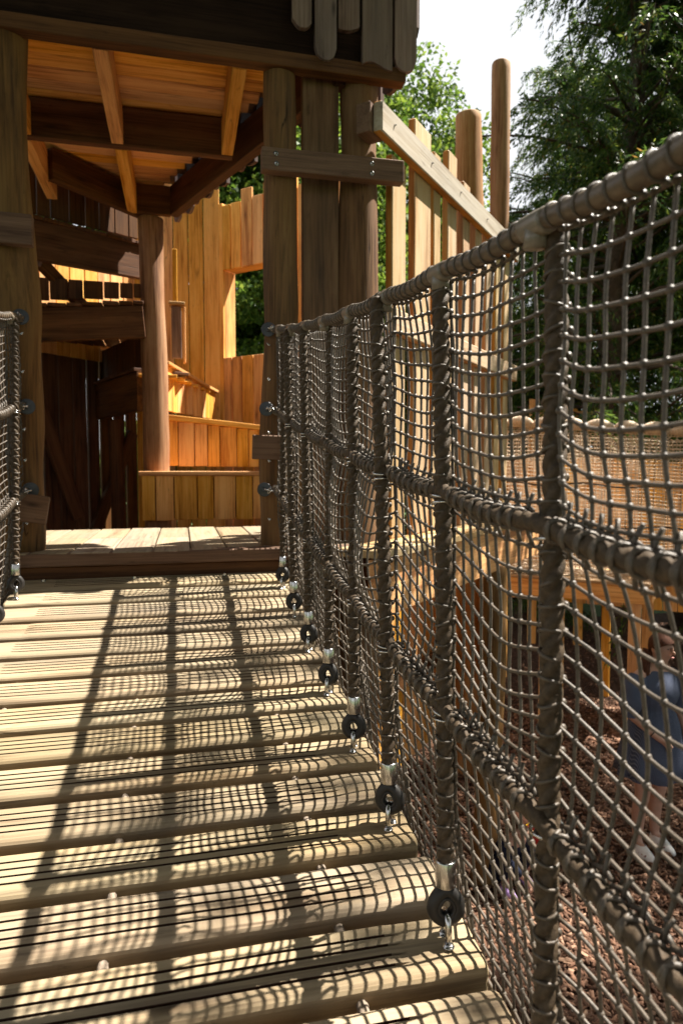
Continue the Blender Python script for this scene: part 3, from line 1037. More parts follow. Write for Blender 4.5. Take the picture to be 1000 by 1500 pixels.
# round mounting plates for the bridge ropes, with a shackle to each
def disc_mesh():
    mb = MB()
    mb.lathe([(0.036, 0), (0.036, 0.005), (0.034, 0.007), (0.013, 0.008), (0.013, 0.018), (0.010, 0.020)], n=20)
    return mb.mesh('mounting_plate', M['disc'], False)
def shackle_mesh():
    mb = MB()
    mb.ring((0, 0, 0.028), (0, 1, 0), 0.013, 0.0035, 12, 6)
    mb.ring((0, 0, 0.050), (1, 0, 0), 0.013, 0.0035, 12, 6)
    mb.ring((0, 0, 0.072), (0, 1, 0), 0.013, 0.0035, 12, 6)
    return mb.mesh('shackle', M['steel'], True)
dm, sm = disc_mesh(), shackle_mesh()
for pp, spots in ((post_a, ((0.432, 3.425, 3.600), (0.418, 3.412, 3.208), (0.405, 3.408, 2.808))), (post_l, ((-0.700, 3.405, 3.600), (-0.682, 3.400, 3.195), (-0.676, 3.400, 2.812)))):
    for (xx, yy, zz) in spots:
        q = Vector((0, 0, 1)).rotation_difference(Vector((-0.25 if pp is post_a else 0.25, -1, 0.0)).normalized()).to_matrix().to_4x4()
        q.translation = (xx, yy, zz)
        put('mounting_plate', dm, pp, q)
        tgt = Vector((XR if pp is post_a else XL, yy - 0.14, zz - 0.012)) - Vector((xx, yy, zz))
        q2 = Vector((0, 0, 1)).rotation_difference(tgt.normalized()).to_matrix().to_4x4()
        q2.translation = (xx, yy - 0.01, zz)
        put('shackle', sm, pp, q2)
    sx = -1 if pp is post_a else 1
    for zz in (3.52, 3.35, 3.09, 2.95, 2.66):
        mb = MB()
        q = Vector((0, 0, 1)).rotation_difference(Vector((sx * 0.5, -1, 0)).normalized()).to_matrix().to_4x4()
        q.translation = (spots[1][0] + 0.02 * (1 if sx < 0 else -1), spots[1][1] - 0.002, zz)
        mb.lathe([(0.004, 0), (0.004, 0.022)], n=8)
        mb.ring((0, 0, 0.028), (1, 0, 0), 0.008, 0.0025, 12, 6)
        put('eyelet', mb.mesh('eyelet', M['steel'], True), pp, q)

# ------------------------------------------------------------------ board walls of the stair court
def board_run(parent, a, b, nrm, z0, ztop, mat, wlo=0.150, whi=0.175, t=0.032, gap=0.008, slit=0.0, jag=0.05, name='board', skip=None):
    a, b = Vector(a), Vector(b)
    d = (b - a)
    Ln = d.length
    d.normalize()
    s = 0.0
    while s < Ln - 0.05:
        w = min(random.uniform(wlo, whi), Ln - s)
        c = a + d * (s + w / 2)
        g = gap + (slit if random.random() < 0.45 else 0)
        zt = (ztop(s) if callable(ztop) else ztop) + random.uniform(-jag, jag)
        zz0 = z0(s) if callable(z0) else z0
        zs = [(zz0, zt)]
        if skip:
            lo, hi, sa, sb = skip
            if s + w / 2 > sa and s + w / 2 < sb:
                zs = [(zz0, lo), (hi, zt)]
        for q0, q1 in zs:
            plank(name, (c.x, c.y, q0), (c.x, c.y, q1), w - g, t + random.uniform(-0.002, 0.002), nrm, mat, parent, seg=4)
        s += w

wall_b = thing('board_wall', 'tall orange board wall at the back of the stair court, without a window', 'wooden wall', (-0.2, 7.6, 0))
board_run(wall_b, (0.44, 7.62, 0), (-0.45, 7.62, 0), (0, -1, 0), 0.2, lambda s: 5.92 if s < 0.5 else 5.7, M['cedar'], jag=0.03)
plank('corner_post', (0.50, 7.66, 0.0), (0.50, 7.66, 5.75), 0.10, 0.10, (-0.7, -0.7, 0), M['cedar'], wall_b)
wall_a = thing('board_wall', 'dark board wall with light slits behind the stair landings', 'wooden wall', (-1.1, 6.95, 0))
board_run(wall_a, (-0.46, 7.60, 0), (-1.78, 6.28, 0), (0.707, -0.707, 0), 0.2, lambda s: 3.985, M['cedar_dark'], slit=0.016, jag=0.0)  # lower boards darkened in colour to stand for shade
board_run(wall_a, (-0.46, 7.60, 0), (-1.78, 6.28, 0), (0.707, -0.707, 0), 3.987, lambda s: 5.15, M['cedar'], jag=0.04)  # upper boards keep plain cedar so that they read as sunlit
board_run(wall_a, (-1.80, 6.26, 0), (-1.80, 3.7, 0), (1, 0, 0), 0.2, lambda s: 4.6, M['cedar_dark'], slit=0.006, jag=0.04)  # side wall out of view, added to darken the tower inside
plank('diagonal_brace', (-1.33, 6.66, 3.75), (-0.98, 7.01, 2.45), 0.14, 0.045, (0.707, -0.707, 0), M['cedar_dark'], wall_a)
plank('diagonal_brace', (-0.50, 7.50, 3.3), (-0.85, 7.15, 2.3), 0.12, 0.045, (0.707, -0.707, 0), M['cedar_dark'], wall_a)
wall_c = thing('board_wall', 'orange board wall with a square window opening and jagged top', 'wooden wall', (1.1, 6.9, 0))
wd = Vector((0.722, -0.692, 0))
wn_ = Vector((-0.692, -0.722, 0))
wa = Vector((0.47, 7.60, 0))
tops = [5.86, 5.95, 6.03, 5.86, 5.98, 5.9, 6.02, 5.88, 5.97, 5.9, 6.0, 5.9, 5.95, 5.9, 5.95, 5.9]
board_run(wall_c, wa, wa + wd * 1.75, wn_, 0.2, lambda s: tops[int(s / 0.14)] - 0.12, M['cedar'], 0.125, 0.165, 0.03, 0.008, jag=0.02, skip=(4.12, 5.05, 0.0, 0.9))
wo_ = -wn_
# window lining: jamb boards, lintel and sill through the thickness of the wall
j0 = wa + wd * 0.012
plank('window_jamb', (j0.x + wo_.x * 0.08, j0.y + wo_.y * 0.08, 4.06), (j0.x + wo_.x * 0.08, j0.y + wo_.y * 0.08, 5.10), 0.17, 0.022, wd, M['cedar'], wall_c)
j1 = wa + wd * 0.93
plank('window_jamb', (j1.x + wo_.x * 0.08, j1.y + wo_.y * 0.08, 4.06), (j1.x + wo_.x * 0.08, j1.y + wo_.y * 0.08, 5.10), 0.17, 0.022, -wd, M['cedar'], wall_c)
for z, up, nm in ((5.075, (0, 0, -1), 'window_lintel'), (4.095, (0, 0, 1), 'window_sill')):
    a_ = wa + wd * 0.04 + wo_ * 0.085
    b_ = wa + wd * 0.9 + wo_ * 0.085
    plank(nm, (a_.x, a_.y, z), (b_.x, b_.y, z), 0.16, 0.022, up, M['cedar'], wall_c)

# ------------------------------------------------------------------ winding stair
stair = thing('winding_stair', 'winding timber stair of boarded steps climbing round the rear log post', 'stairs', (0.1, 6.0, 0))
def stepped_panel(a, b, nrm, zb, zt, cap=0.035, mat='cedar', widths=None, ov=0.03, depth=0.16, gap=0.007):
    """boarded riser with a capping plank; zb/zt may be (left, right)"""
    a, b = Vector(a), Vector(b)
    nrm = Vector(nrm).normalized()
    zb = zb if isinstance(zb, tuple) else (zb, zb)
    zt = zt if isinstance(zt, tuple) else (zt, zt)
    Ln = (b - a).length
    d = (b - a).normalized()
    s = 0
    i = 0
    while s < Ln - 0.03:
        w = widths[i % len(widths)] if widths else random.uniform(0.11, 0.16)
        w = min(w, Ln - s)
        u = (s + w / 2) / Ln
        c = a + d * (s + w / 2)
        z0 = zb[0] + (zb[1] - zb[0]) * u + random.uniform(-.003, .003)
        z1 = zt[0] + (zt[1] - zt[0]) * u - cap
        plank('riser_board', (c.x, c.y, z0), (c.x, c.y, z1), w - gap, 0.026, nrm, M[mat], stair, seg=3)
        s += w
        i += 1
    off = nrm * (0.026 + ov - depth / 2)
    plank('cap_plank', (a.x + off.x - d.x * 0.02, a.y + off.y - d.y * 0.02, zt[0] - cap + 0.001), (b.x + off.x + d.x * 0.02, b.y + off.y + d.y * 0.02, zt[1] - cap + 0.001), depth, cap, (0, 0, 1), M[mat], stair, seg=6)
stepped_panel((-0.298, 5.53, 0), (1.05, 5.53, 0), (0, -1, 0), 2.515, 2.898, widths=[.105, .14, .178, .128, .172, .135, .15])
stepped_panel((-0.225, 5.82, 0), (1.05, 6.03, 0), (0.16, -0.98, 0), (2.945, 2.93), (3.372, 3.262), 0.045, widths=[.095, .112, .134, .11, .105, .145, .10])
stepped_panel((-0.131, 6.16, 0), (0.345, 7.40, 0), (0.93, -0.36, 0), (3.42, 3.44), (3.845, 3.75), 0.03, widths=[.13, .12, .12, .125, .14, .13])
plank('end_board', (-0.165, 6.13, 3.42), (-0.165, 6.13, 3.82), 0.07, 0.04, (0, -1, 0), M['cedar_dark'], stair)
# backing that closes the steps
plank('step_deck', (-0.28, 5.68, 2.85), (1.05, 5.68, 2.85), 0.22, 0.03, (0, 0, 1), M['cedar'], stair)
plank('step_deck', (-0.1, 6.30, 3.22), (1.0, 6.45, 3.22), 0.60, 0.03, (0, 0, 1), M['cedar'], stair)
for k in range(6):
    plank('step_deck', (-0.34 - 0.075 * k, 6.22 + 0.21 * k, 3.70), (-0.02 + 0.065 * k, 6.22 + 0.21 * k, 3.70), 0.205, 0.03, (0, 0, 1), M['cedar'], stair)
plank('rear_board', (-0.27, 5.60, 2.69), (1.05, 5.60, 2.69), 0.33, 0.02, (0, -1, 0), M['cedar_dark'], stair)
plank('rear_board', (-0.2, 5.95, 3.13), (1.05, 6.12, 3.10), 0.30, 0.02, (0.16, -0.98, 0), M['cedar_dark'], stair)
# newel block and slats just right of the rear post
plank('newel_block', (-0.02, 6.55, 3.93), (-0.02, 6.55, 4.40), 0.09, 0.05, (0, -1, 0), M['shingle'], stair)
plank('cap_plank', (-0.085, 6.54, 4.41), (0.055, 6.54, 4.41), 0.12, 0.03, (0, 0, 1), M['pale'], stair)
plank('riser_board', (0.05, 6.62, 3.9), (0.05, 6.62, 4.41), 0.025, 0.06, (0, -1, 0), M['cedar'], stair)
plank('riser_board', (-0.03, 6.75, 4.46), (-0.03, 6.75, 4.98), 0.045, 0.03, (0, -1, 0), M['cedar'], stair)

def landing(a, b, nrm, zb, zt, up_to, gapz=0.055, slit=0.008, deep=0.42):
    """beam below, tread ends on it, and the boards of the next rise hanging above with a gap"""
    a, b = Vector(a), Vector(b)
    nrm = Vector(nrm).normalized()
    d = (b - a).normalized()
    zm = ((zb[0] + zt[0]) / 2, (zb[1] + zt[1]) / 2)
    plank('landing_beam', (a.x, a.y, zm[0]), (b.x, b.y, zm[1]), (zt[0] - zb[0]) - 0.03, 0.06, nrm, M['cedar_dark'], stair, seg=6)
    Ln = (b - a).length
    s = 0
    while s < Ln - 0.04:
        w = min(random.uniform(0.10, 0.15), Ln - s)
        u = (s + w / 2) / Ln
        c = a + d * (s + w / 2)
        z = zt[0] + (zt[1] - zt[0]) * u - 0.012
        back = -nrm * deep
        f0 = nrm * 0.085
        plank('tread_board', (c.x + f0.x, c.y + f0.y, z), (c.x + back.x, c.y + back.y, z), w - 0.004, 0.026 + random.uniform(-.003, .004), (0, 0, 1), M['cedar_dark'], stair, seg=2)
        plank('riser_board', (c.x - nrm.x * 0.05, c.y - nrm.y * 0.05, z + gapz + 0.02), (c.x - nrm.x * 0.05, c.y - nrm.y * 0.05, up_to), w - slit, 0.026, nrm, M['cedar_dark'], stair, seg=2)
        s += w
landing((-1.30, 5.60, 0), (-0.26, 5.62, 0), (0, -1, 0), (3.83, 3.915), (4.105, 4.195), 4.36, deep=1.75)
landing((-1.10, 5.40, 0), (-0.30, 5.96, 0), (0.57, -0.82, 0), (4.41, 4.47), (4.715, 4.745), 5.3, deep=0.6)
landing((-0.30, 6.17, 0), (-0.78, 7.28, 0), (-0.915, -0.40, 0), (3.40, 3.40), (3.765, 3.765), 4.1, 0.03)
plank('strut', (-1.02, 5.55, 4.45), (-0.74, 6.02, 4.20), 0.09, 0.06, (0.7, -0.7, 0), M['cedar_dark'], stair)
log('newel_log', (-0.62, 7.05, 1.0), (-0.62, 7.05, 3.4), 0.07, 0.065, M['cedar_dark'], stair, seed=4)

# ------------------------------------------------------------------ palisade beside the tower
M['cedar_edge'] = wood('orange_edge', (0.22, 0.085, 0.02), (0.40, 0.175, 0.045), (0.52, 0.27, 0.08), tint=0.15)  # deeper orange than the palisade faces
pal = thing('palisade', 'pale upright board palisade with two rails running off from the stout post', 'palisade', (1.8, 4.2, 0))
fd = Vector((0.683, 0.730, 0))
fn = Vector((0.730, -0.683, 0))
E0 = Vector((1.03, 3.456, 0))
def FP(t, off=0.0, z=0.0):
    p = E0 + fd * (t * 1.153) + fn * off
    return Vector((p.x, p.y, z))
for (ta, tb, zt) in ((.10, .25, 4.57), (.352, .555, 4.88), (.60, .69, 4.81), (.80, .93, 4.91), (1.04, 1.15, 4.82), (1.26, 1.37, 4.76), (1.47, 1.575, 4.76), (1.67, 1.78, 4.76), (1.86, 1.97, 4.74)):
    tc_ = (ta + tb) / 2
    plank('pale_board', FP(tc_, -0.045, 2.53), FP(tc_, -0.045, zt), (tb - ta) * 1.153, 0.043, fn, M['pale'], pal, seg=6, bev=0.006, edge=M['cedar_edge'])
plank('rail_block', FP(-0.125, -0.08, 4.652), FP(-0.005, -0.08, 4.652), 0.145, 0.079, fn, M['brace'], pal)
plank('rail', FP(-0.10, 0.0, 4.652), FP(2.03, 0.0, 4.652), 0.148, 0.052, fn, M['rail_grey'], pal, seg=8, bev=0.006, edge=M['cedar_edge'])
plank('rail', FP(0.02, 0.0, 3.69), FP(2.03, 0.0, 3.69), 0.125, 0.05, fn, M['pale'], pal, seg=8, bev=0.006, edge=M['cedar_edge'])
for t in (0.02, 0.45, 0.86, 1.32, 1.73):
    bolt(pal, FP(t, 0.052, 4.66), fn, 0.004)
plank('edge_plank', FP(-0.35, 0.10, 2.49), FP(2.2, 0.10, 2.49), 0.27, 0.04, (0, 0, 1), M['pale'], pal, seg=8)
plank('edge_beam', FP(-0.35, 0.13, 2.345), FP(2.2, 0.13, 2.345), 0.275, 0.07, fn, M['cedar'], pal, seg=8)
log('log_post', (2.02, 4.29, 0), (2.15, 4.42, 2.24), 0.088, 0.085, M['log'], pal, seed=41)
log('log_post', FP(0.15, -0.75, 0), FP(0.15, -0.75, 2.5), 0.09, 0.08, M['log'], pal, seed=42)
board_run(pal, FP(0.25, -0.85, 0), FP(2.6, -0.85, 0), fn, 0.35, 2.3, M['cedar'], slit=0.03, name='skirt_board')
board_run(pal, FP(1.75, -0.10, 0), FP(2.25, -0.10, 0), fn, 1.1, 2.2, M['cedar'], gap=0.006, name='skirt_board')
plank('skirt_rail', FP(0.2, -0.79, 1.15), FP(2.6, -0.79, 1.15), 0.14, 0.05, fn, M['cedar_dark'], pal)

for (b0, b1, ra, rb, sd, lb, fl) in (((2.66, 5.93, 0), (2.575, 5.96, 6.12), 0.165, 0.116, 51, 'shorter pale log post with swollen foot behind the palisade rail', ((5.0, 0.5, 0.012),)),
                                 ((2.76, 5.68, 0), (2.785, 5.74, 6.48), 0.10, 0.080, 52, 'tallest pale log post rising beside the dark yew', ())):
    me = log_mesh(math.dist(b0, b1), ra, rb, M['log_pale'], n=24, lump=0.05, bend=0.02, seed=sd, bulges=fl)
    o = put('log_post', me, None, frame_from(b0, b1, (0, 1, 0.001)))
    tag(o, lb, 'log post', 'free standing log posts behind the palisade')
for w_ in (wall_a, wall_b, wall_c):
    w_['kind'] = 'thing'

# ------------------------------------------------------------------ net tunnel beyond the palisade
M['tan_net'] = plain('tan_net', (0.56, 0.44, 0.32), 0.8, 0, 0.3, 60, 0.4, 0.004, 0.2)
tun = thing('net_tunnel', 'tan fine meshed net tunnel with a scalloped rolled top edge', 'net tunnel', (4.2, 6.4, 0))
ta = Vector((3.15, 7.40, 0))
td = Vector((0.735, -0.678, 0))
tn = Vector((-0.678, -0.735, 0))
TL = 3.3
def tz(s):
    return 3.52 - 0.085 * s
def fine_net(off, z0, z1f, seed, sagx=0.06, step=0.042, length=TL):
    mb = MB()
    cols = int(length / step)
    rows = int((z1f(0) - z0) / step)
    G = []
    for j in range(rows + 1):
        r_ = []
        for i in range(cols + 1):
            s = length * i / cols
            f = j / rows
            zt = z1f(s)
            p = ta + td * s + tn * (off + sagx * math.sin(PI * f) + 0.05 * mn.noise(Vector((s * 3.3 + seed, f * 2, 0))))
            z = z0 + (zt - z0) * f + 0.02 * mn.noise(Vector((s * 4, f * 5, seed)))
            bun = 0.04 * math.sin(s * 2 * PI / 0.28) * f
            r_.append(Vector((p.x + td.x * bun, p.y + td.y * bun, z)))
        G.append(r_)
    for r_ in G:
        mb.tube(r_, 0.0042, 4, cap=False)
    for i in range(cols + 1):
        mb.tube([G[j][i] for j in range(rows + 1)], 0.0042, 4, cap=False)
    return mb.mesh('side_net', M['tan_net'], True)
put('side_net', fine_net(0.0, 1.75, lambda s: tz(s) - 0.05, 1), tun, kind='stuff')
put('side_net', fine_net(-0.62, 1.75, lambda s: tz(s) - 0.12, 5), tun, kind='stuff')
# netting doubled over the top edge, tied down at intervals so that it bulges
s = 0.0
while s < TL - 0.2:
    mb = MB()
    n = 9
    ln = random.uniform(0.25, 0.30)
    pts, rr_ = [], []
    for i in range(n + 1):
        u = i / n
        p = ta + td * (s + ln * u)
        pts.append(Vector((p.x, p.y, tz(s + ln * u) - 0.045 + 0.03 * math.sin(PI * u))))
        rr_.append(0.026 + 0.040 * math.sin(PI * u) ** 0.6)
    mb.tube(pts, rr_, 12)
    mb.ring(pts[0], td, 0.032, 0.008, 10, 5)
    for i in range(1, n):
        mb.ring(pts[i], td, rr_[i] + 0.001, 0.004, 12, 4)
    put('net_roll', mb.mesh('net_roll', M['tan_net'], True), tun)
    # gathered folds hanging below the roll
    mb = MB()
    for k in range(5):
        p = ta + td * (s + ln * (k + 0.5) / 5) + tn * 0.03
        q = p + tn * 0.03
        z = tz(s)
        for h in range(7):
            c = p.lerp(q, h / 7)
            mb.tube([Vector((c.x - td.x * 0.028, c.y - td.y * 0.028, z - 0.12 - h * 0.045)), Vector((c.x + tn.x * 0.02, c.y + tn.y * 0.02, z - 0.128 - h * 0.045 - 0.012)), Vector((c.x + td.x * 0.028, c.y + td.y * 0.028, z - 0.12 - h * 0.045))], 0.0055, 4)
    put('net_fold', mb.mesh('net_fold', M['tan_net'], True), tun, kind='stuff')
    s += ln
for zz in (2.78, 2.36):
    pts = [ta + td * (TL * i / 24) + tn * 0.07 + Vector((0, 0, zz - 0.06 * i / 24 - 0.02 * math.sin(i * 1.1))) for i in range(25)]
    mb = MB()
    mb.tube(pts, 0.009, 6)
    put('side_rope', mb.mesh('side_rope', M['rope'], True), tun)
# slack floor net heaped on the deck
mb = MB()
for k in range(46):
    s0 = random.uniform(0.05, 2.1)
    pts = []
    o_ = random.uniform(-0.40, 0.02)
    for i in range(9):
        s1 = s0 + 0.07 * i
        p = ta + td * s1 + tn * (o_ + 0.09 * math.sin(i * 1.3 + k))
        pts.append(Vector((p.x, p.y, 1.775 + 0.05 * abs(mn.noise(Vector((i * 0.8, k * 3.1, 0)))) + 0.006 * (k % 7))))
    mb.tube(catmull(pts, 2), 0.012, 5)
put('floor_net', mb.mesh('floor_net', M['tan_net'], True), tun, kind='stuff')

deck = thing('timber_deck', 'low orange timber deck on square legs under the tan net', 'deck', (4.2, 6.6, 0))
c0 = ta + td * 2.0
dback = Vector((0.678, 0.735, 0))
plank('fascia_beam', (ta.x, ta.y, 1.628), (c0.x, c0.y, 1.628), 0.185, 0.06, tn, M['cedar'], deck, seg=6)
plank('fascia_beam', (c0.x + td.x * 0.0, c0.y, 1.632), (c0.x + dback.x * 1.5, c0.y + dback.y * 1.5, 1.632), 0.18, 0.06, td, M['cedar'], deck, seg=6)
for k in range(10):
    q0 = ta + tn * 0.07 - tn * 0.148 * k
    plank('deck_board', (q0.x - tn.x * 0.07, q0.y - tn.y * 0.07, 1.723), (q0.x + td.x * 2.04 - tn.x * 0.07, q0.y + td.y * 2.04 - tn.y * 0.07, 1.723), 0.143, 0.03, (0, 0, 1), M['pale'], deck, seg=6)
for (s_, o_) in ((1.90, 0.06), (1.0, 0.06), (0.15, 0.06), (1.92, 1.2), (0.9, 1.2)):
    q = ta + td * s_ + dback * o_
    plank('deck_leg', (q.x, q.y, 0), (q.x, q.y, 1.72), 0.115, 0.10, tn, M['cedar'], deck)

fence = thing('timber_fence', 'orange vertical board fence standing behind the tan net', 'fence', (5.2, 7.2, 0))
fa = ta + dback * 1.55 - td * 0.3
board_run(fence, fa, fa + td * 3.4, tn, 1.2, lambda s: 3.05 + 0.04 * math.sin(s * 5), M['cedar'], 0.13, 0.165, 0.03, 0.012, jag=0.03, name='fence_board')
for s_ in (0.1, 1.7, 3.3):
    q = fa + td * s_ + dback * 0.08
    plank('fence_post', (q.x, q.y, 0), (q.x, q.y, 3.0), 0.10, 0.10, tn, M['cedar'], fence)
for z in (1.5, 2.7):
    q0, q1 = fa + dback * 0.035, fa + td * 3.4 + dback * 0.035
    plank('fence_rail', (q0.x, q0.y, z), (q1.x, q1.y, z), 0.09, 0.04, dback, M['cedar'], fence)

hut = thing('timber_hut', 'small orange timber lookout just above the tan net edge', 'hut', (6.0, 10.0, 0))
ha = Vector((5.55, 10.25, 0))
hd = Vector((0.95, -0.3, 0)).normalized()
hn = Vector((-0.3, -0.95, 0)).normalized()
for k in range(6):
    c = ha + hd * (0.075 + 0.155 * k)
    plank('board', (c.x, c.y, 2.2), (c.x, c.y, 4.07 - 0.04 * k - (0.30 if k == 1 else 0)), 0.148, 0.03, hn, M['cedar'], hut)
q0, q1 = ha + hn * 0.04, ha + hd * 0.98 + hn * 0.04
plank('rail', (q0.x, q0.y, 3.83), (q1.x, q1.y, 3.78), 0.14, 0.05, hn, M['cedar'], hut)
for k in (0.1, 0.85):
    c = ha + hd * k - hn * 0.06
    plank('leg', (c.x, c.y, 0), (c.x, c.y, 3.8), 0.12, 0.12, hn, M['cedar'], hut)

# ------------------------------------------------------------------ trees
def leaf_mat(name, stops, trans=0.35, rough=0.45):
    m, nt, b, out = newmat(name)
    gi = N(nt, 'ShaderNodeNewGeometry')
    c = ramp(nt, gi.outputs['Random Per Island'], stops)
    nt.links.new(c, b.inputs['Base Color'])
    b.inputs['Roughness'].default_value = rough
    b.inputs['Specular IOR Level'].default_value = 0.2
    tr = N(nt, 'ShaderNodeBsdfTranslucent')
    hs = N(nt, 'ShaderNodeHueSaturation')
    hs.inputs['Hue'].default_value = 0.485
    hs.inputs['Value'].default_value = 1.7
    nt.links.new(c, hs.inputs['Color'])
    nt.links.new(hs.outputs[0], tr.inputs['Color'])
    mx = N(nt, 'ShaderNodeMixShader')
    mx.inputs[0].default_value = trans
    nt.links.new(b.outputs[0], mx.inputs[1])
    nt.links.new(tr.outputs[0], mx.inputs[2])
    nt.links.new(mx.outputs[0], out.inputs[0])
    return m
M['yew_leaf'] = leaf_mat('yew_needles', [(0, (0.014, 0.036, 0.009)), (0.4, (0.030, 0.070, 0.013)), (0.75, (0.068, 0.122, 0.020)), (0.97, (0.14, 0.175, 0.03)), (1.0, (0.20, 0.11, 0.025))], 0.36, 0.4)
M['leaf'] = leaf_mat('broad_leaves', [(0, (0.028, 0.065, 0.009)), (0.5, (0.065, 0.125, 0.016)), (1.0, (0.15, 0.21, 0.032))], 0.42, 0.5)
M['bark'] = plain('tree_bark', (0.075, 0.055, 0.042), 0.9, 0, 0.5, 14, 1.0, 0.02, 0.2)

def unit(v):
    return v / np.maximum(np.linalg.norm(v, axis=-1, keepdims=True), 1e-9)

def leaf_quads(P, D, L, W, r):
    """diamond leaves at P, long axis D"""
    n = len(P)
    D = unit(D)
    ref = unit(r.normal(size=(n, 3)))
    S = unit(np.cross(D, ref))
    L = L[:, None]
    W = W[:, None]
    fold = np.cross(D, S) * W * 0.35
    a = P
    b = P + D * L * 0.45 + S * W + fold
    c = P + D * L
    d = P + D * L * 0.45 - S * W + fold
    return np.stack([a, b, c, d], 1).reshape(-1, 3)

def yew_mesh(seed, H, R, z0, nb=255, twigs=16, sprays=36, lean=(0, 0)):
    r = np.random.default_rng(seed)
    Ps, Ds, Ls, Ws = [], [], [], []
    limbs = MB()
    trunk = [Vector((0.15 * math.sin(z * 0.5 + seed), 0.12 * math.cos(z * 0.6 + seed), z)) for z in np.linspace(0, H * 0.96, 14)]
    limbs.tube(trunk, [0.30 * (1 - i / 14.5) + 0.02 for i in range(14)], 9)
    for b in range(nb):
        f = r.random() ** 0.9
        z = z0 + (H - z0) * f
        az = r.uniform(0, 2 * PI)
        Lb = R * (1.12 - 0.75 * f ** 1.6) * r.uniform(0.55, 1.12)
        el = r.uniform(0.05, 0.55) + 0.45 * f
        p = np.array([0.15 * math.sin(z * 0.5 + seed), 0.12 * math.cos(z * 0.6 + seed), z])
        d = np.array([math.cos(az) * math.cos(el), math.sin(az) * math.cos(el), math.sin(el)])
        steps = 12
        path = [p.copy()]
        for i in range(steps):
            d = d + np.array([0, 0, -0.055]) + r.normal(0, 0.06, 3)
            d /= np.linalg.norm(d)
            p = p + d * Lb / steps
            path.append(p.copy())
        limbs.tube([Vector(q) for q in path[::2]], [0.035 * (1 - i / 7.5) + 0.004 for i in range(7)], 4, cap=False)
        for t in range(twigs):
            u = 0.22 + 0.78 * (t + r.random()) / twigs
            i = min(int(u * steps), steps - 1)
            q = path[i] + (path[i + 1] - path[i]) * (u * steps - i)
            side = r.choice([-1, 1])
            tdir = unit((path[i + 1] - path[i])[None])[0]
            out = np.cross(tdir, [0, 0, 1]) * side * r.uniform(0.3, 1.0) + tdir * r.uniform(0.3, 0.9) + r.normal(0, 0.2, 3)
            out /= np.linalg.norm(out)
            tl = r.uniform(0.35, 0.85) * (1.15 - 0.5 * u)
            k = np.linspace(0.05, 1, sprays)
            pos = q[None] + out[None] * tl * k[:, None] + np.array([0, 0, -1.0])[None] * (tl * 0.75 * k ** 2)[:, None]
            pos = pos + r.normal(0, 0.022, pos.shape)
            dd = out[None] * 0.8 + np.array([0, 0, -1.0])[None] * (0.15 + 1.1 * k)[:, None] + r.normal(0, 0.45, pos.shape)
            Ps.append(pos); Ds.append(dd)
            Ls.append(r.uniform(0.06, 0.13, sprays)); Ws.append(r.uniform(0.008, 0.017, sprays))
    V = leaf_quads(np.concatenate(Ps), np.concatenate(Ds), np.concatenate(Ls), np.concatenate(Ws), r)
    return quads_np('crown', V, len(V) // 4, M['yew_leaf']), limbs.mesh('trunk', M['bark'], True)

def broad_mesh(seed, H, R, zc, nclump=170, nleaf=480, size=0.11):
    r = np.random.default_rng(seed)
    limbs = MB()
    top = zc + 0.3 * R
    trunk = [Vector((0.1 * math.sin(z + seed), 0.1 * math.cos(1.3 * z + seed), z)) for z in np.linspace(0, top, 9)]
    limbs.tube(trunk, [0.24 * (1 - i / 10) + 0.02 for i in range(9)], 9)
    Ps, Ds = [], []
    for c in range(nclump):
        v = unit(r.normal(size=(1, 3)))[0]
        rad = R * r.uniform(0.45, 1.0) ** 0.6
        ctr = np.array([v[0] * rad, v[1] * rad, zc + v[2] * rad * 1.05])
        if c % 4 == 0:
            zb = min(max(zc - 0.7 * R + 0.5 * (ctr[2] - zc + 0.7 * R), zc - 0.9 * R), top)
            a = Vector((0, 0, zb))
            bq = Vector(ctr)
            mid = a.lerp(bq, 0.5) + Vector((0, 0, -0.12 * (bq - a).length))
            limbs.tube(catmull([a, mid, bq], 3), [0.07, 0.06, 0.05, 0.04, 0.03, 0.02, 0.012], 5, cap=False)
        cr = R * r.uniform(0.16, 0.30)
        q = unit(r.normal(size=(nleaf, 3))) * (cr * r.random((nleaf, 1)) ** 0.45)
        q[:, 2] *= 0.62
        Ps.append(ctr + q)
        Ds.append(unit(q) * 0.5 + v[None] * 0.3 + r.normal(0, 0.6, q.shape) + np.array([[0, 0, -0.45]]))
    P = np.concatenate(Ps)
    n = len(P)
    V = leaf_quads(P, np.concatenate(Ds), r.uniform(0.8, 1.5, n) * size, r.uniform(0.3, 0.5, n) * size, r)
    return quads_np('crown', V, n, M['leaf']), limbs.mesh('trunk', M['bark'], True)

def tree(name, label, meshes, loc, sc=1.0, rot=0.0, group=None):
    t = thing(name, label, 'tree', loc, group, rot)
    t.scale = (sc, sc, sc)
    for nm, me in zip(('crown', 'trunk'), meshes):
        o = bpy.data.objects.new(nm, me)
        COL.objects.link(o)
        o.parent = t
        if nm == 'crown':
            o['kind'] = 'stuff'
    return t

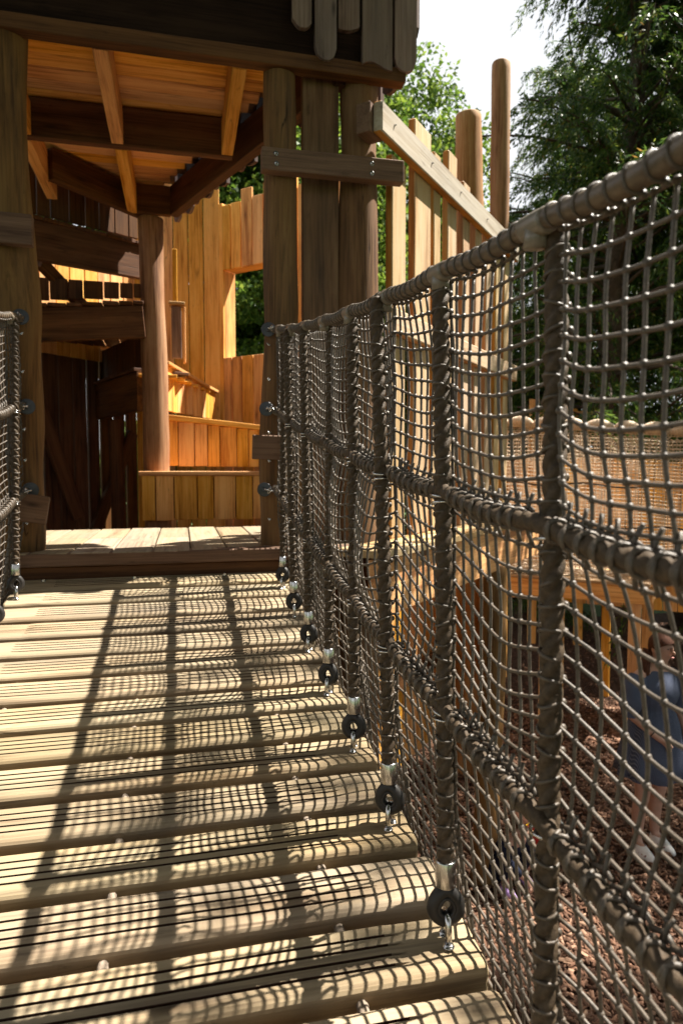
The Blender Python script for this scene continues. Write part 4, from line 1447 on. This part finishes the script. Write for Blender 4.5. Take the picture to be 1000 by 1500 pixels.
YA = yew_mesh(3, 13.5, 2.9, 1.6)
YB = yew_mesh(8, 12.0, 3.1, 0.8, nb=240)
tree('yew_tree', 'tall dark yew with drooping sprays behind the tallest log post', YA, (7.0, 9.9, 0), 1.0, 0.4, 'yew trees beyond the play ground')
tree('yew_tree', 'dark yew filling the far right edge beyond the bridge net', YB, (9.0, 10.4, 0), 1.05, 1.9, 'yew trees beyond the play ground')
tree('yew_tree', 'dark yew low behind the small timber lookout', YB, (9.0, 14.5, 0), 1.0, 4.0, 'yew trees beyond the play ground')
tree('yew_tree', 'low spreading yew hedge plant just behind the tan net and timber fence', YB, (6.4, 11.9, -0.3), 0.52, 2.2, 'yew trees beyond the play ground')
tree('yew_tree', 'low yew at the far right behind the tan net edge', YA, (8.4, 8.6, -0.3), 0.5, 3.2, 'yew trees beyond the play ground')
tree('yew_tree', 'half grown yew between the palisade end and the timber lookout', YA, (4.9, 12.6, -0.3), 0.5, 5.2, 'yew trees beyond the play ground')
BA = broad_mesh(21, 12, 3.6, 8.5)
BB = broad_mesh(22, 11, 3.3, 7.0, nclump=115)
BC = broad_mesh(33, 11, 3.3, 7.4, nclump=78, nleaf=430)
bg_ = 'broadleaf trees beyond the tower'
tree('broadleaf_tree', 'bright green broadleaf tree rising behind the palisade rail under the white sky', BA, (5.0, 21.5, 0), 1.25, 0.0, bg_)
tree('broadleaf_tree', 'green broadleaf tree seen over the jagged wall top and through its window', BB, (1.9, 18.8, 0), 1.25, 1.0, bg_)
tree('broadleaf_tree', 'broadleaf tree glimpsed at the far left above the stair landings', BA, (-3.2, 18.5, 0), 1.1, 2.0, bg_)
tree('broadleaf_tree', 'smaller broadleaf tree showing between the stout post and the upright plank', BB, (3.4, 15.6, 0), 0.92, 3.0, bg_)
tree('broadleaf_tree', 'broadleaf tree low in the gaps between the palisade boards', BB, (6.6, 19.0, 0), 0.85, 4.4, bg_)
tree('broadleaf_tree', 'broadleaf tree farthest right behind the yews', BA, (14.5, 15.5, 0), 1.1, 5.0, bg_)
tree('broadleaf_tree', 'broadleaf tree shading the bark ground from beyond the right edge', BC, (8.5, 3.2, 0), 1.12, 0.7, bg_)
tree('broadleaf_tree', 'broadleaf tree shading the ground nearer the viewer', BC, (9.5, -1.2, 0), 1.0, 2.7, bg_)

for (x_, y_, s_, r_, me_, lb_) in ((-4.4, -0.6, 1.75, 2.2, BB, 'unseen broadleaf tree left of the bridge, added to block sky light'), (-5.5, -7.0, 1.5, 3.1, BA, 'unseen broadleaf tree behind the viewer on the left, added to block sky light'), (1.0, -5.0, 1.75, 0.3, BB, 'unseen broadleaf tree straight behind the viewer, added to block sky light'), (6.5, -8.0, 1.2, 4.1, BA, 'unseen broadleaf tree behind the viewer on the right, added to block sky light')):
    tree('broadleaf_tree', lb_, me_, (x_, y_, 0), s_, r_, bg_)  # trees out of view, added to hold back light from the sky

def woods(n):
    r = np.random.default_rng(5)
    az = r.uniform(-1.2, 1.35, n)
    dist = r.uniform(30, 38, n)
    hmax = 6.5 + 2.5 * np.sin(az * 7) + 1.5 * np.sin(az * 17 + 1)
    z = hmax * r.random(n) ** 0.8
    P = np.stack([np.sin(az) * dist, np.cos(az) * dist, z], 1)
    V = leaf_quads(P, r.normal(size=(n, 3)) + np.array([[0, 0, -0.4]]), r.uniform(0.3, 0.6, n), r.uniform(0.10, 0.2, n), r)
    return quads_np('woods', V, n, M['leaf'])
o = put('woods', woods(60000), kind='stuff')
o['label'] = 'far belt of green woodland closing the view'
# ------------------------------------------------------------------ people
def skin_obj(name, verts, edges, mat, parent, Mx, root=0, sub=2):
    """verts: (x, y, z, r) or (x, y, z, rx, ry); one continuous skinned surface"""
    me = bpy.data.meshes.new(name)
    me.from_pydata([v[:3] for v in verts], edges, [])
    me.materials.append(mat)
    o = put(name, me, parent, Mx)
    md = o.modifiers.new('Skin', 'SKIN')
    md.use_smooth_shade = True
    if not me.skin_vertices:
        me.attributes.new
    sv = me.skin_vertices[0].data
    for i, v in enumerate(verts):
        sv[i].radius = (v[3], v[4] if len(v) > 4 else v[3])
        sv[i].use_root = (i == root)
    sd = o.modifiers.new('Subdivision', 'SUBSURF')
    sd.levels = sd.render_levels = sub
    return o

def cloth_mat(name, col, stripe=None, sc=260):
    m, nt, b, out = newmat(name)
    tc = N(nt, 'ShaderNodeTexCoord')
    n = noise_tex(nt, tc.outputs['Object'], 9, 5, 0.6)
    c = ramp(nt, n, [(0.3, tuple(x * 0.75 for x in col)), (0.7, tuple(x * 1.2 for x in col))])
    if stripe:
        wv = N(nt, 'ShaderNodeTexWave', wave_type='BANDS', bands_direction='X')
        wv.inputs['Scale'].default_value = sc
        wv.inputs['Distortion'].default_value = 0.5
        nt.links.new(tc.outputs['Object'], wv.inputs['Vector'])
        c = mixc(nt, math_node(nt, 'MULTIPLY', ramp_fac(nt, wv.outputs['Fac'], 0.6, 0.8), 0.6), c, stripe)
    nt.links.new(c, b.inputs['Base Color'])
    b.inputs['Roughness'].default_value = 0.9
    b.inputs['Specular IOR Level'].default_value = 0.15
    return m
M['skin'] = plain('skin', (0.42, 0.24, 0.17), 0.5, 0, 0.12, 20, 0.1, 0.001, 0.4)
M['hair'] = plain('auburn_hair', (0.065, 0.024, 0.012), 0.75, 0, 0.6, 90, 0.8, 0.006, 0.15)
M['dress'] = cloth_mat('blue_striped_dress', (0.045, 0.056, 0.095), (0.16, 0.18, 0.23), 55)
M['shoe'] = plain('white_shoe', (0.74, 0.72, 0.70), 0.6, 0, 0.1, 40)
M['shoe_dark'] = plain('shoe_stripe', (0.25, 0.10, 0.08), 0.6, 0, 0.2, 40)
M['navy'] = cloth_mat('navy_cloth', (0.012, 0.015, 0.03))
M['lilac'] = plain('lilac_shoe', (0.46, 0.30, 0.62), 0.6, 0, 0.15, 40)
M['eye'] = plain('eye', (0.06, 0.04, 0.03), 0.4, 0, 0.1, 40, 0)
M['lip'] = plain('lips', (0.40, 0.16, 0.13), 0.5, 0, 0.1, 40, 0)

def ellipse_rings(rings, n=40, fold=None):
    """rings: (cx, cy, z, rx, ry); fold(a, i) scales the radius"""
    V, F = [], []
    for i, (cx, cy, z, rx, ry) in enumerate(rings):
        for k in range(n):
            a = 2 * PI * k / n
            q = fold(a, i) if fold else 1
            V.append((cx + rx * q * math.cos(a), cy + ry * q * math.sin(a), z))
    for i in range(len(rings) - 1):
        for k in range(n):
            k2 = (k + 1) % n
            F.append((i * n + k, i * n + k2, (i + 1) * n + k2, (i + 1) * n + k))
    return V, F

woman = thing('person', 'person in a short striped blue dress and white shoes looking down on the bark', 'person', (3.41, 4.33, 0.03))
WMx = Matrix.Translation((3.41, 4.33, 0.03)) @ Matrix.Rotation(math.radians(8), 4, 'Z')
B = []
Ed = []
def bv(x, y, z, r, par=None, r2=None):
    B.append((x, y, z, r, r2 if r2 else r))
    if par is not None:
        Ed.append((par, len(B) - 1))
    return len(B) - 1
pel = bv(0, 0.02, 0.90, 0.145, None, 0.115)
wst = bv(0, 0.00, 1.06, 0.118, pel, 0.098)
chs = bv(0, 0.00, 1.24, 0.140, wst, 0.112)
ush = bv(0, 0.01, 1.36, 0.100, chs, 0.080)
nk = bv(0.005, 0.0, 1.435, 0.050, ush)
hd0 = bv(0.015, -0.025, 1.505, 0.062, nk, 0.070)
hd1 = bv(0.022, -0.038, 1.560, 0.078, hd0, 0.090)
hd2 = bv(0.025, -0.030, 1.615, 0.072, hd1, 0.086)
for sx in (-1, 1):
    sh = bv(0.165 * sx, 0.01, 1.355, 0.052, ush)
    if sx < 0:
        el = bv(-0.245, 0.0, 1.10, 0.040, sh)
        wr = bv(-0.125, -0.165, 0.955, 0.025, el)
        pa = bv(-0.070, -0.190, 0.915, 0.024, wr, 0.016)
        fdir = (0.55, -0.12, -0.8)
    else:
        el = bv(0.25, 0.03, 1.10, 0.040, sh)
        wr = bv(0.19, -0.12, 0.93, 0.025, el)
        pa = bv(0.155, -0.150, 0.880, 0.024, wr, 0.016)
        fdir = (-0.3, -0.15, -0.9)
    px_, py_, pz_ = B[pa][:3]
    for j, ln in enumerate((0.062, 0.072, 0.068, 0.054)):
        o_ = (j - 1.5) * 0.017
        f1 = bv(px_ + o_ * 0.75 + fdir[0] * 0.035, py_ + fdir[1] * 0.03 + o_ * 0.3, pz_ + fdir[2] * 0.035 + o_ * 0.5, 0.0088, pa)
        bv(px_ + o_ * 0.8 + fdir[0] * ln * 0.95, py_ + fdir[1] * ln + 0.008 + o_ * 0.3, pz_ + fdir[2] * ln + o_ * 0.5, 0.0075, f1)
    t1 = bv(px_ - 0.002, py_ - 0.026, pz_ + 0.004, 0.0095, pa)
    bv(px_ + fdir[0] * 0.03, py_ - 0.034, pz_ - 0.024, 0.008, t1)
for sx, fx, fy in ((-1, -0.095, 0.02), (1, 0.105, 0.06)):
    hp = bv(0.085 * sx, 0.02, 0.84, 0.095, pel)
    kn = bv(fx * 1.0, fy - 0.025, 0.47, 0.056, hp)
    cf = bv(fx * 1.0, fy + 0.012, 0.33, 0.054, kn)
    an = bv(fx * 1.05, fy + 0.015, 0.085, 0.034, cf)
    bv(fx * 1.15, fy - 0.09, 0.035, 0.032, an, 0.022)
body = skin_obj('body', B, Ed, M['skin'], woman, WMx)
# face
hc = Vector(B[hd1][:3])
fm = MB()
fm.ball((hc.x + 0.004, hc.y - 0.098, hc.z - 0.010), (0.011, 0.017, 0.016), 8, 5)
fm.ball((hc.x + 0.004, hc.y - 0.084, hc.z + 0.008), (0.008, 0.012, 0.024), 8, 5)
put('nose', fm.mesh('nose', M['skin'], True), body, WMx)
for ex in (-0.031, 0.037):
    fm = MB()
    fm.ball((hc.x + ex, hc.y - 0.080, hc.z + 0.018), (0.007, 0.006, 0.004), 8, 5)
    put('eye', fm.mesh('eye', M['eye'], True), body, WMx)
    fm = MB()
    fm.ball((hc.x + (0.082 if ex > 0 else -0.080), hc.y + 0.005, hc.z), (0.010, 0.020, 0.030), 8, 5)
    put('ear', fm.mesh('ear', M['skin'], True), body, WMx)
fm = MB()
fm.ball((hc.x + 0.004, hc.y - 0.085, hc.z - 0.045), (0.022, 0.010, 0.006), 8, 5)
put('mouth', fm.mesh('mouth', M['lip'], True), body, WMx)
# hair: combed back over the skull with a lock down on the shoulder
V, F = [], []
nu, nv = 22, 12
for j in range(nv + 1):
    v_ = j / nv
    for i in range(nu):
        a = 2 * PI * i / nu
        front = max(0, -math.sin(a))
        th = v_ * (1.95 - 0.80 * front ** 0.8)
        r = 1 + 0.03 * math.sin(a * 9 + v_ * 5)
        V.append((hc.x + 0.088 * r * math.sin(th) * math.cos(a), hc.y + 0.004 + 0.108 * r * math.sin(th) * math.sin(a), hc.z + 0.022 + 0.098 * r * math.cos(th)))
for j in range(nv):
    for i in range(nu):
        i2 = (i + 1) % nu
        F.append((j * nu + i, (j + 1) * nu + i, (j + 1) * nu + i2, j * nu + i2))
hair = put('hair', mesh_from('hair', V, F, M['hair'], True), woman, WMx)
mb = MB()
mb.tube(catmull([Vector((hc.x - 0.06, hc.y + 0.07, hc.z - 0.02)), Vector((hc.x - 0.10, hc.y + 0.06, hc.z - 0.10)), Vector((hc.x - 0.135, hc.y + 0.01, hc.z - 0.19)), Vector((hc.x - 0.14, hc.y - 0.04, hc.z - 0.27))], 4), [0.045 - 0.028 * i / 12 for i in range(13)], 10)
put('lock', mb.mesh('lock', M['hair'], True), hair, WMx)
# dress: gathered under the bust, flaring skirt with soft folds
rg = [(0, 0.01, 1.405, 0.095, 0.070), (0, 0.0, 1.375, 0.150, 0.100), (0, -0.005, 1.31, 0.172, 0.128), (0, -0.012, 1.235, 0.172, 0.148), (0, -0.008, 1.17, 0.152, 0.130), (0, 0.0, 1.125, 0.138, 0.117), (0, 0.0, 1.105, 0.139, 0.118),
      (0, 0.0, 1.06, 0.165, 0.140), (0, 0.005, 0.95, 0.205, 0.175), (0, 0.01, 0.82, 0.232, 0.200), (0, 0.01, 0.70, 0.258, 0.222), (0, 0.01, 0.62, 0.275, 0.235), (0, 0.01, 0.615, 0.262, 0.224)]
def fold(a, i):
    k = 0.0 if i < 6 else (i - 5) / 7
    return 1 + 0.085 * k * math.sin(a * 9 + 0.6 * math.sin(a * 2)) + 0.02 * k * math.sin(a * 17 + 1) + (0.012 * math.sin(a * 22) if i in (4, 5, 6, 7) else 0)
V, F = ellipse_rings(rg, 72, fold)
dress = put('dress', mesh_from('dress', V, F, M['dress'], True), woman, WMx)
for sx in (-1, 1):
    a_ = Vector((0.150 * sx, 0.01, 1.355))
    e_ = Vector((-0.252, -0.012, 1.075)) if sx < 0 else Vector((0.255, 0.02, 1.075))
    mb = MB()
    pts = [a_.lerp(e_, i / 8) + Vector((0.018 * sx * math.sin(PI * i / 8), 0, 0.01 * math.sin(PI * i / 8))) for i in range(9)]
    mb.tube(pts, [0.068, 0.080, 0.086, 0.088, 0.088, 0.086, 0.080, 0.062, 0.047], 16, cap=False)
    put('sleeve', mb.mesh('sleeve', M['dress'], True), dress, WMx)
mb = MB()
mb.ring((-0.150, -0.135, 0.985), (0.55, -0.75, -0.65), 0.027, 0.004, 14, 5)
put('bracelet', mb.mesh('bracelet', M['thimble'], True), woman, WMx)
for fx, fy in ((-0.105, -0.035), (0.118, 0.005)):
    V, F = ellipse_rings([(fx, fy, -0.012, 0.040, 0.118), (fx, fy, 0.014, 0.045, 0.124), (fx, fy + 0.005, 0.032, 0.043, 0.118), (fx, fy + 0.025, 0.060, 0.038, 0.090), (fx, fy + 0.048, 0.085, 0.036, 0.056)], 20)
    F.append(tuple(range(19, -1, -1)))
    sh_ = put('shoe', mesh_from('shoe', V, F, M['shoe'], True), woman, WMx)
    for q in range(3):
        mb = MB()
        mb.tube([Vector((fx - 0.040, fy - 0.05 + q * 0.028, 0.036)), Vector((fx, fy - 0.055 + q * 0.028, 0.056 + q * 0.007)), Vector((fx + 0.040, fy - 0.05 + q * 0.028, 0.036))], 0.006, 6)
        put('strap', mb.mesh('strap', M['shoe_dark'], True), sh_, WMx)

child = thing('person', 'small child in navy clothes crouching on the bark behind the net', 'person', (2.17, 4.22, 0.02))
CMx = Matrix.Translation((2.17, 4.22, 0.02)) @ Matrix.Rotation(math.radians(25), 4, 'Z')
B, Ed = [], []
pel = bv(0, 0.05, 0.155, 0.090, None, 0.085)
sp_ = bv(0, 0.00, 0.255, 0.080, pel)
chs = bv(0, -0.055, 0.335, 0.075, sp_, 0.065)
nk = bv(0, -0.085, 0.385, 0.034, chs)
h0 = bv(0, -0.115, 0.425, 0.058, nk)
h1 = bv(0, -0.125, 0.475, 0.070, h0, 0.076)
for sx in (-1, 1):
    sh = bv(0.085 * sx, -0.06, 0.335, 0.034, chs)
    el = bv(0.130 * sx, -0.14, 0.245, 0.027, sh)
    wr = bv(0.075 * sx, -0.22, 0.165, 0.019, el)
    pa = bv(0.062 * sx, -0.245, 0.135, 0.017, wr, 0.012)
    x_, y_, z_ = B[pa][:3]
    for j in range(4):
        f1 = bv(x_ + (j - 1.5) * 0.012, y_ - 0.012, z_ - 0.022, 0.0065, pa)
        bv(x_ + (j - 1.5) * 0.012, y_ - 0.010, z_ - 0.044, 0.0055, f1)
    bv(x_ - 0.022 * sx, y_ - 0.012, z_ - 0.010, 0.0065, pa)
    hp = bv(0.065 * sx, 0.03, 0.150, 0.062, pel)
    kn = bv(0.110 * sx, -0.135, 0.240, 0.045, hp)
    an = bv(0.095 * sx, -0.055, 0.050, 0.030, kn)
    bv(0.105 * sx, -0.135, 0.025, 0.028, an, 0.020)
cb = skin_obj('body', B, Ed, M['skin'], child, CMx)
cl_v = [(0, 0.055, 0.15, .098, .094), (0, 0, .255, .094, .094), (0, -.052, .325, .088, .08), (.09, -.06, .33, .044, .044), (.132, -.138, .248, .037, .037), (.09, -.2, .185, .028, .028), (-.09, -.06, .33, .044, .044), (-.132, -.138, .248, .037, .037), (-.09, -.2, .185, .028, .028)]
skin_obj('jacket', cl_v, [(0, 1), (1, 2), (2, 3), (3, 4), (4, 5), (2, 6), (6, 7), (7, 8)], M['navy'], child, CMx)
skin_obj('trousers', [(0, .06, .14, .100, .096), (.068, .03, .15, .072, .072), (.112, -.137, .242, .055, .055), (.097, -.05, .085, .042, .042), (-.068, .03, .15, .072, .072), (-.112, -.137, .242, .055, .055), (-.097, -.05, .085, .042, .042)], [(0, 1), (1, 2), (2, 3), (0, 4), (4, 5), (5, 6)], M['navy'], child, CMx)
V, F = [], []
for j in range(9):
    for i in range(18):
        a = 2 * PI * i / 18
        th = j / 8 * (1.9 - 0.9 * max(0, -math.sin(a)))
        V.append((0.080 * math.sin(th) * math.cos(a), -0.115 + 0.090 * math.sin(th) * math.sin(a), 0.487 + 0.078 * math.cos(th)))
for j in range(8):
    for i in range(18):
        F.append((j * 18 + i, (j + 1) * 18 + i, (j + 1) * 18 + (i + 1) % 18, j * 18 + (i + 1) % 18))
put('hair', mesh_from('hair', V, F, M['hair'], True), child, CMx)
fm = MB()
fm.ball((0, -0.205, 0.462), (0.009, 0.012, 0.011), 8, 5)
put('nose', fm.mesh('nose', M['skin'], True), cb, CMx)
for ex in (-0.026, 0.026):
    fm = MB()
    fm.ball((ex, -0.192, 0.482), (0.009, 0.006, 0.006), 8, 5)
    put('eye', fm.mesh('eye', M['eye'], True), cb, CMx)
for sx in (-1, 1):
    V, F = ellipse_rings([(0.103 * sx, -0.10, -0.008, 0.030, 0.068), (0.103 * sx, -0.10, 0.018, 0.034, 0.072), (0.102 * sx, -0.085, 0.045, 0.031, 0.052), (0.10 * sx, -0.065, 0.065, 0.030, 0.034)], 16)
    F.append(tuple(range(15, -1, -1)))
    put('shoe', mesh_from('shoe', V, F, M['lilac'], True), child, CMx)

# toy bucket by the child
M['red'] = plain('red_plastic', (0.55, 0.03, 0.025), 0.35, 0, 0.08, 20, 0)
M['yellow'] = plain('yellow_plastic', (0.75, 0.45, 0.02), 0.35, 0, 0.08, 20, 0)
toy = thing('toy_bucket', 'small red toy bucket with yellow rim on the bark near the child', 'toy', (2.62, 4.62, 0.03))
mb = MB()
mb.lathe([(0.052, 0), (0.056, 0.004), (0.074, 0.13), (0.068, 0.13), (0.050, 0.01)], (2.62, 4.62, 0.03), 18)
put('body', mb.mesh('body', M['red'], False), toy)
mb = MB()
mb.ring((2.62, 4.62, 0.162), (0, 0, 1), 0.073, 0.007, 18, 6)
put('rim', mb.mesh('rim', M['yellow'], True), toy)
mb = MB()
mb.tube([Vector((2.62 + 0.072 * math.cos(PI * i / 10), 4.62 + 0.01, 0.16 + 0.085 * math.sin(PI * i / 10))) for i in range(11)], 0.005, 6)
put('handle', mb.mesh('handle', M['yellow'], True), toy)
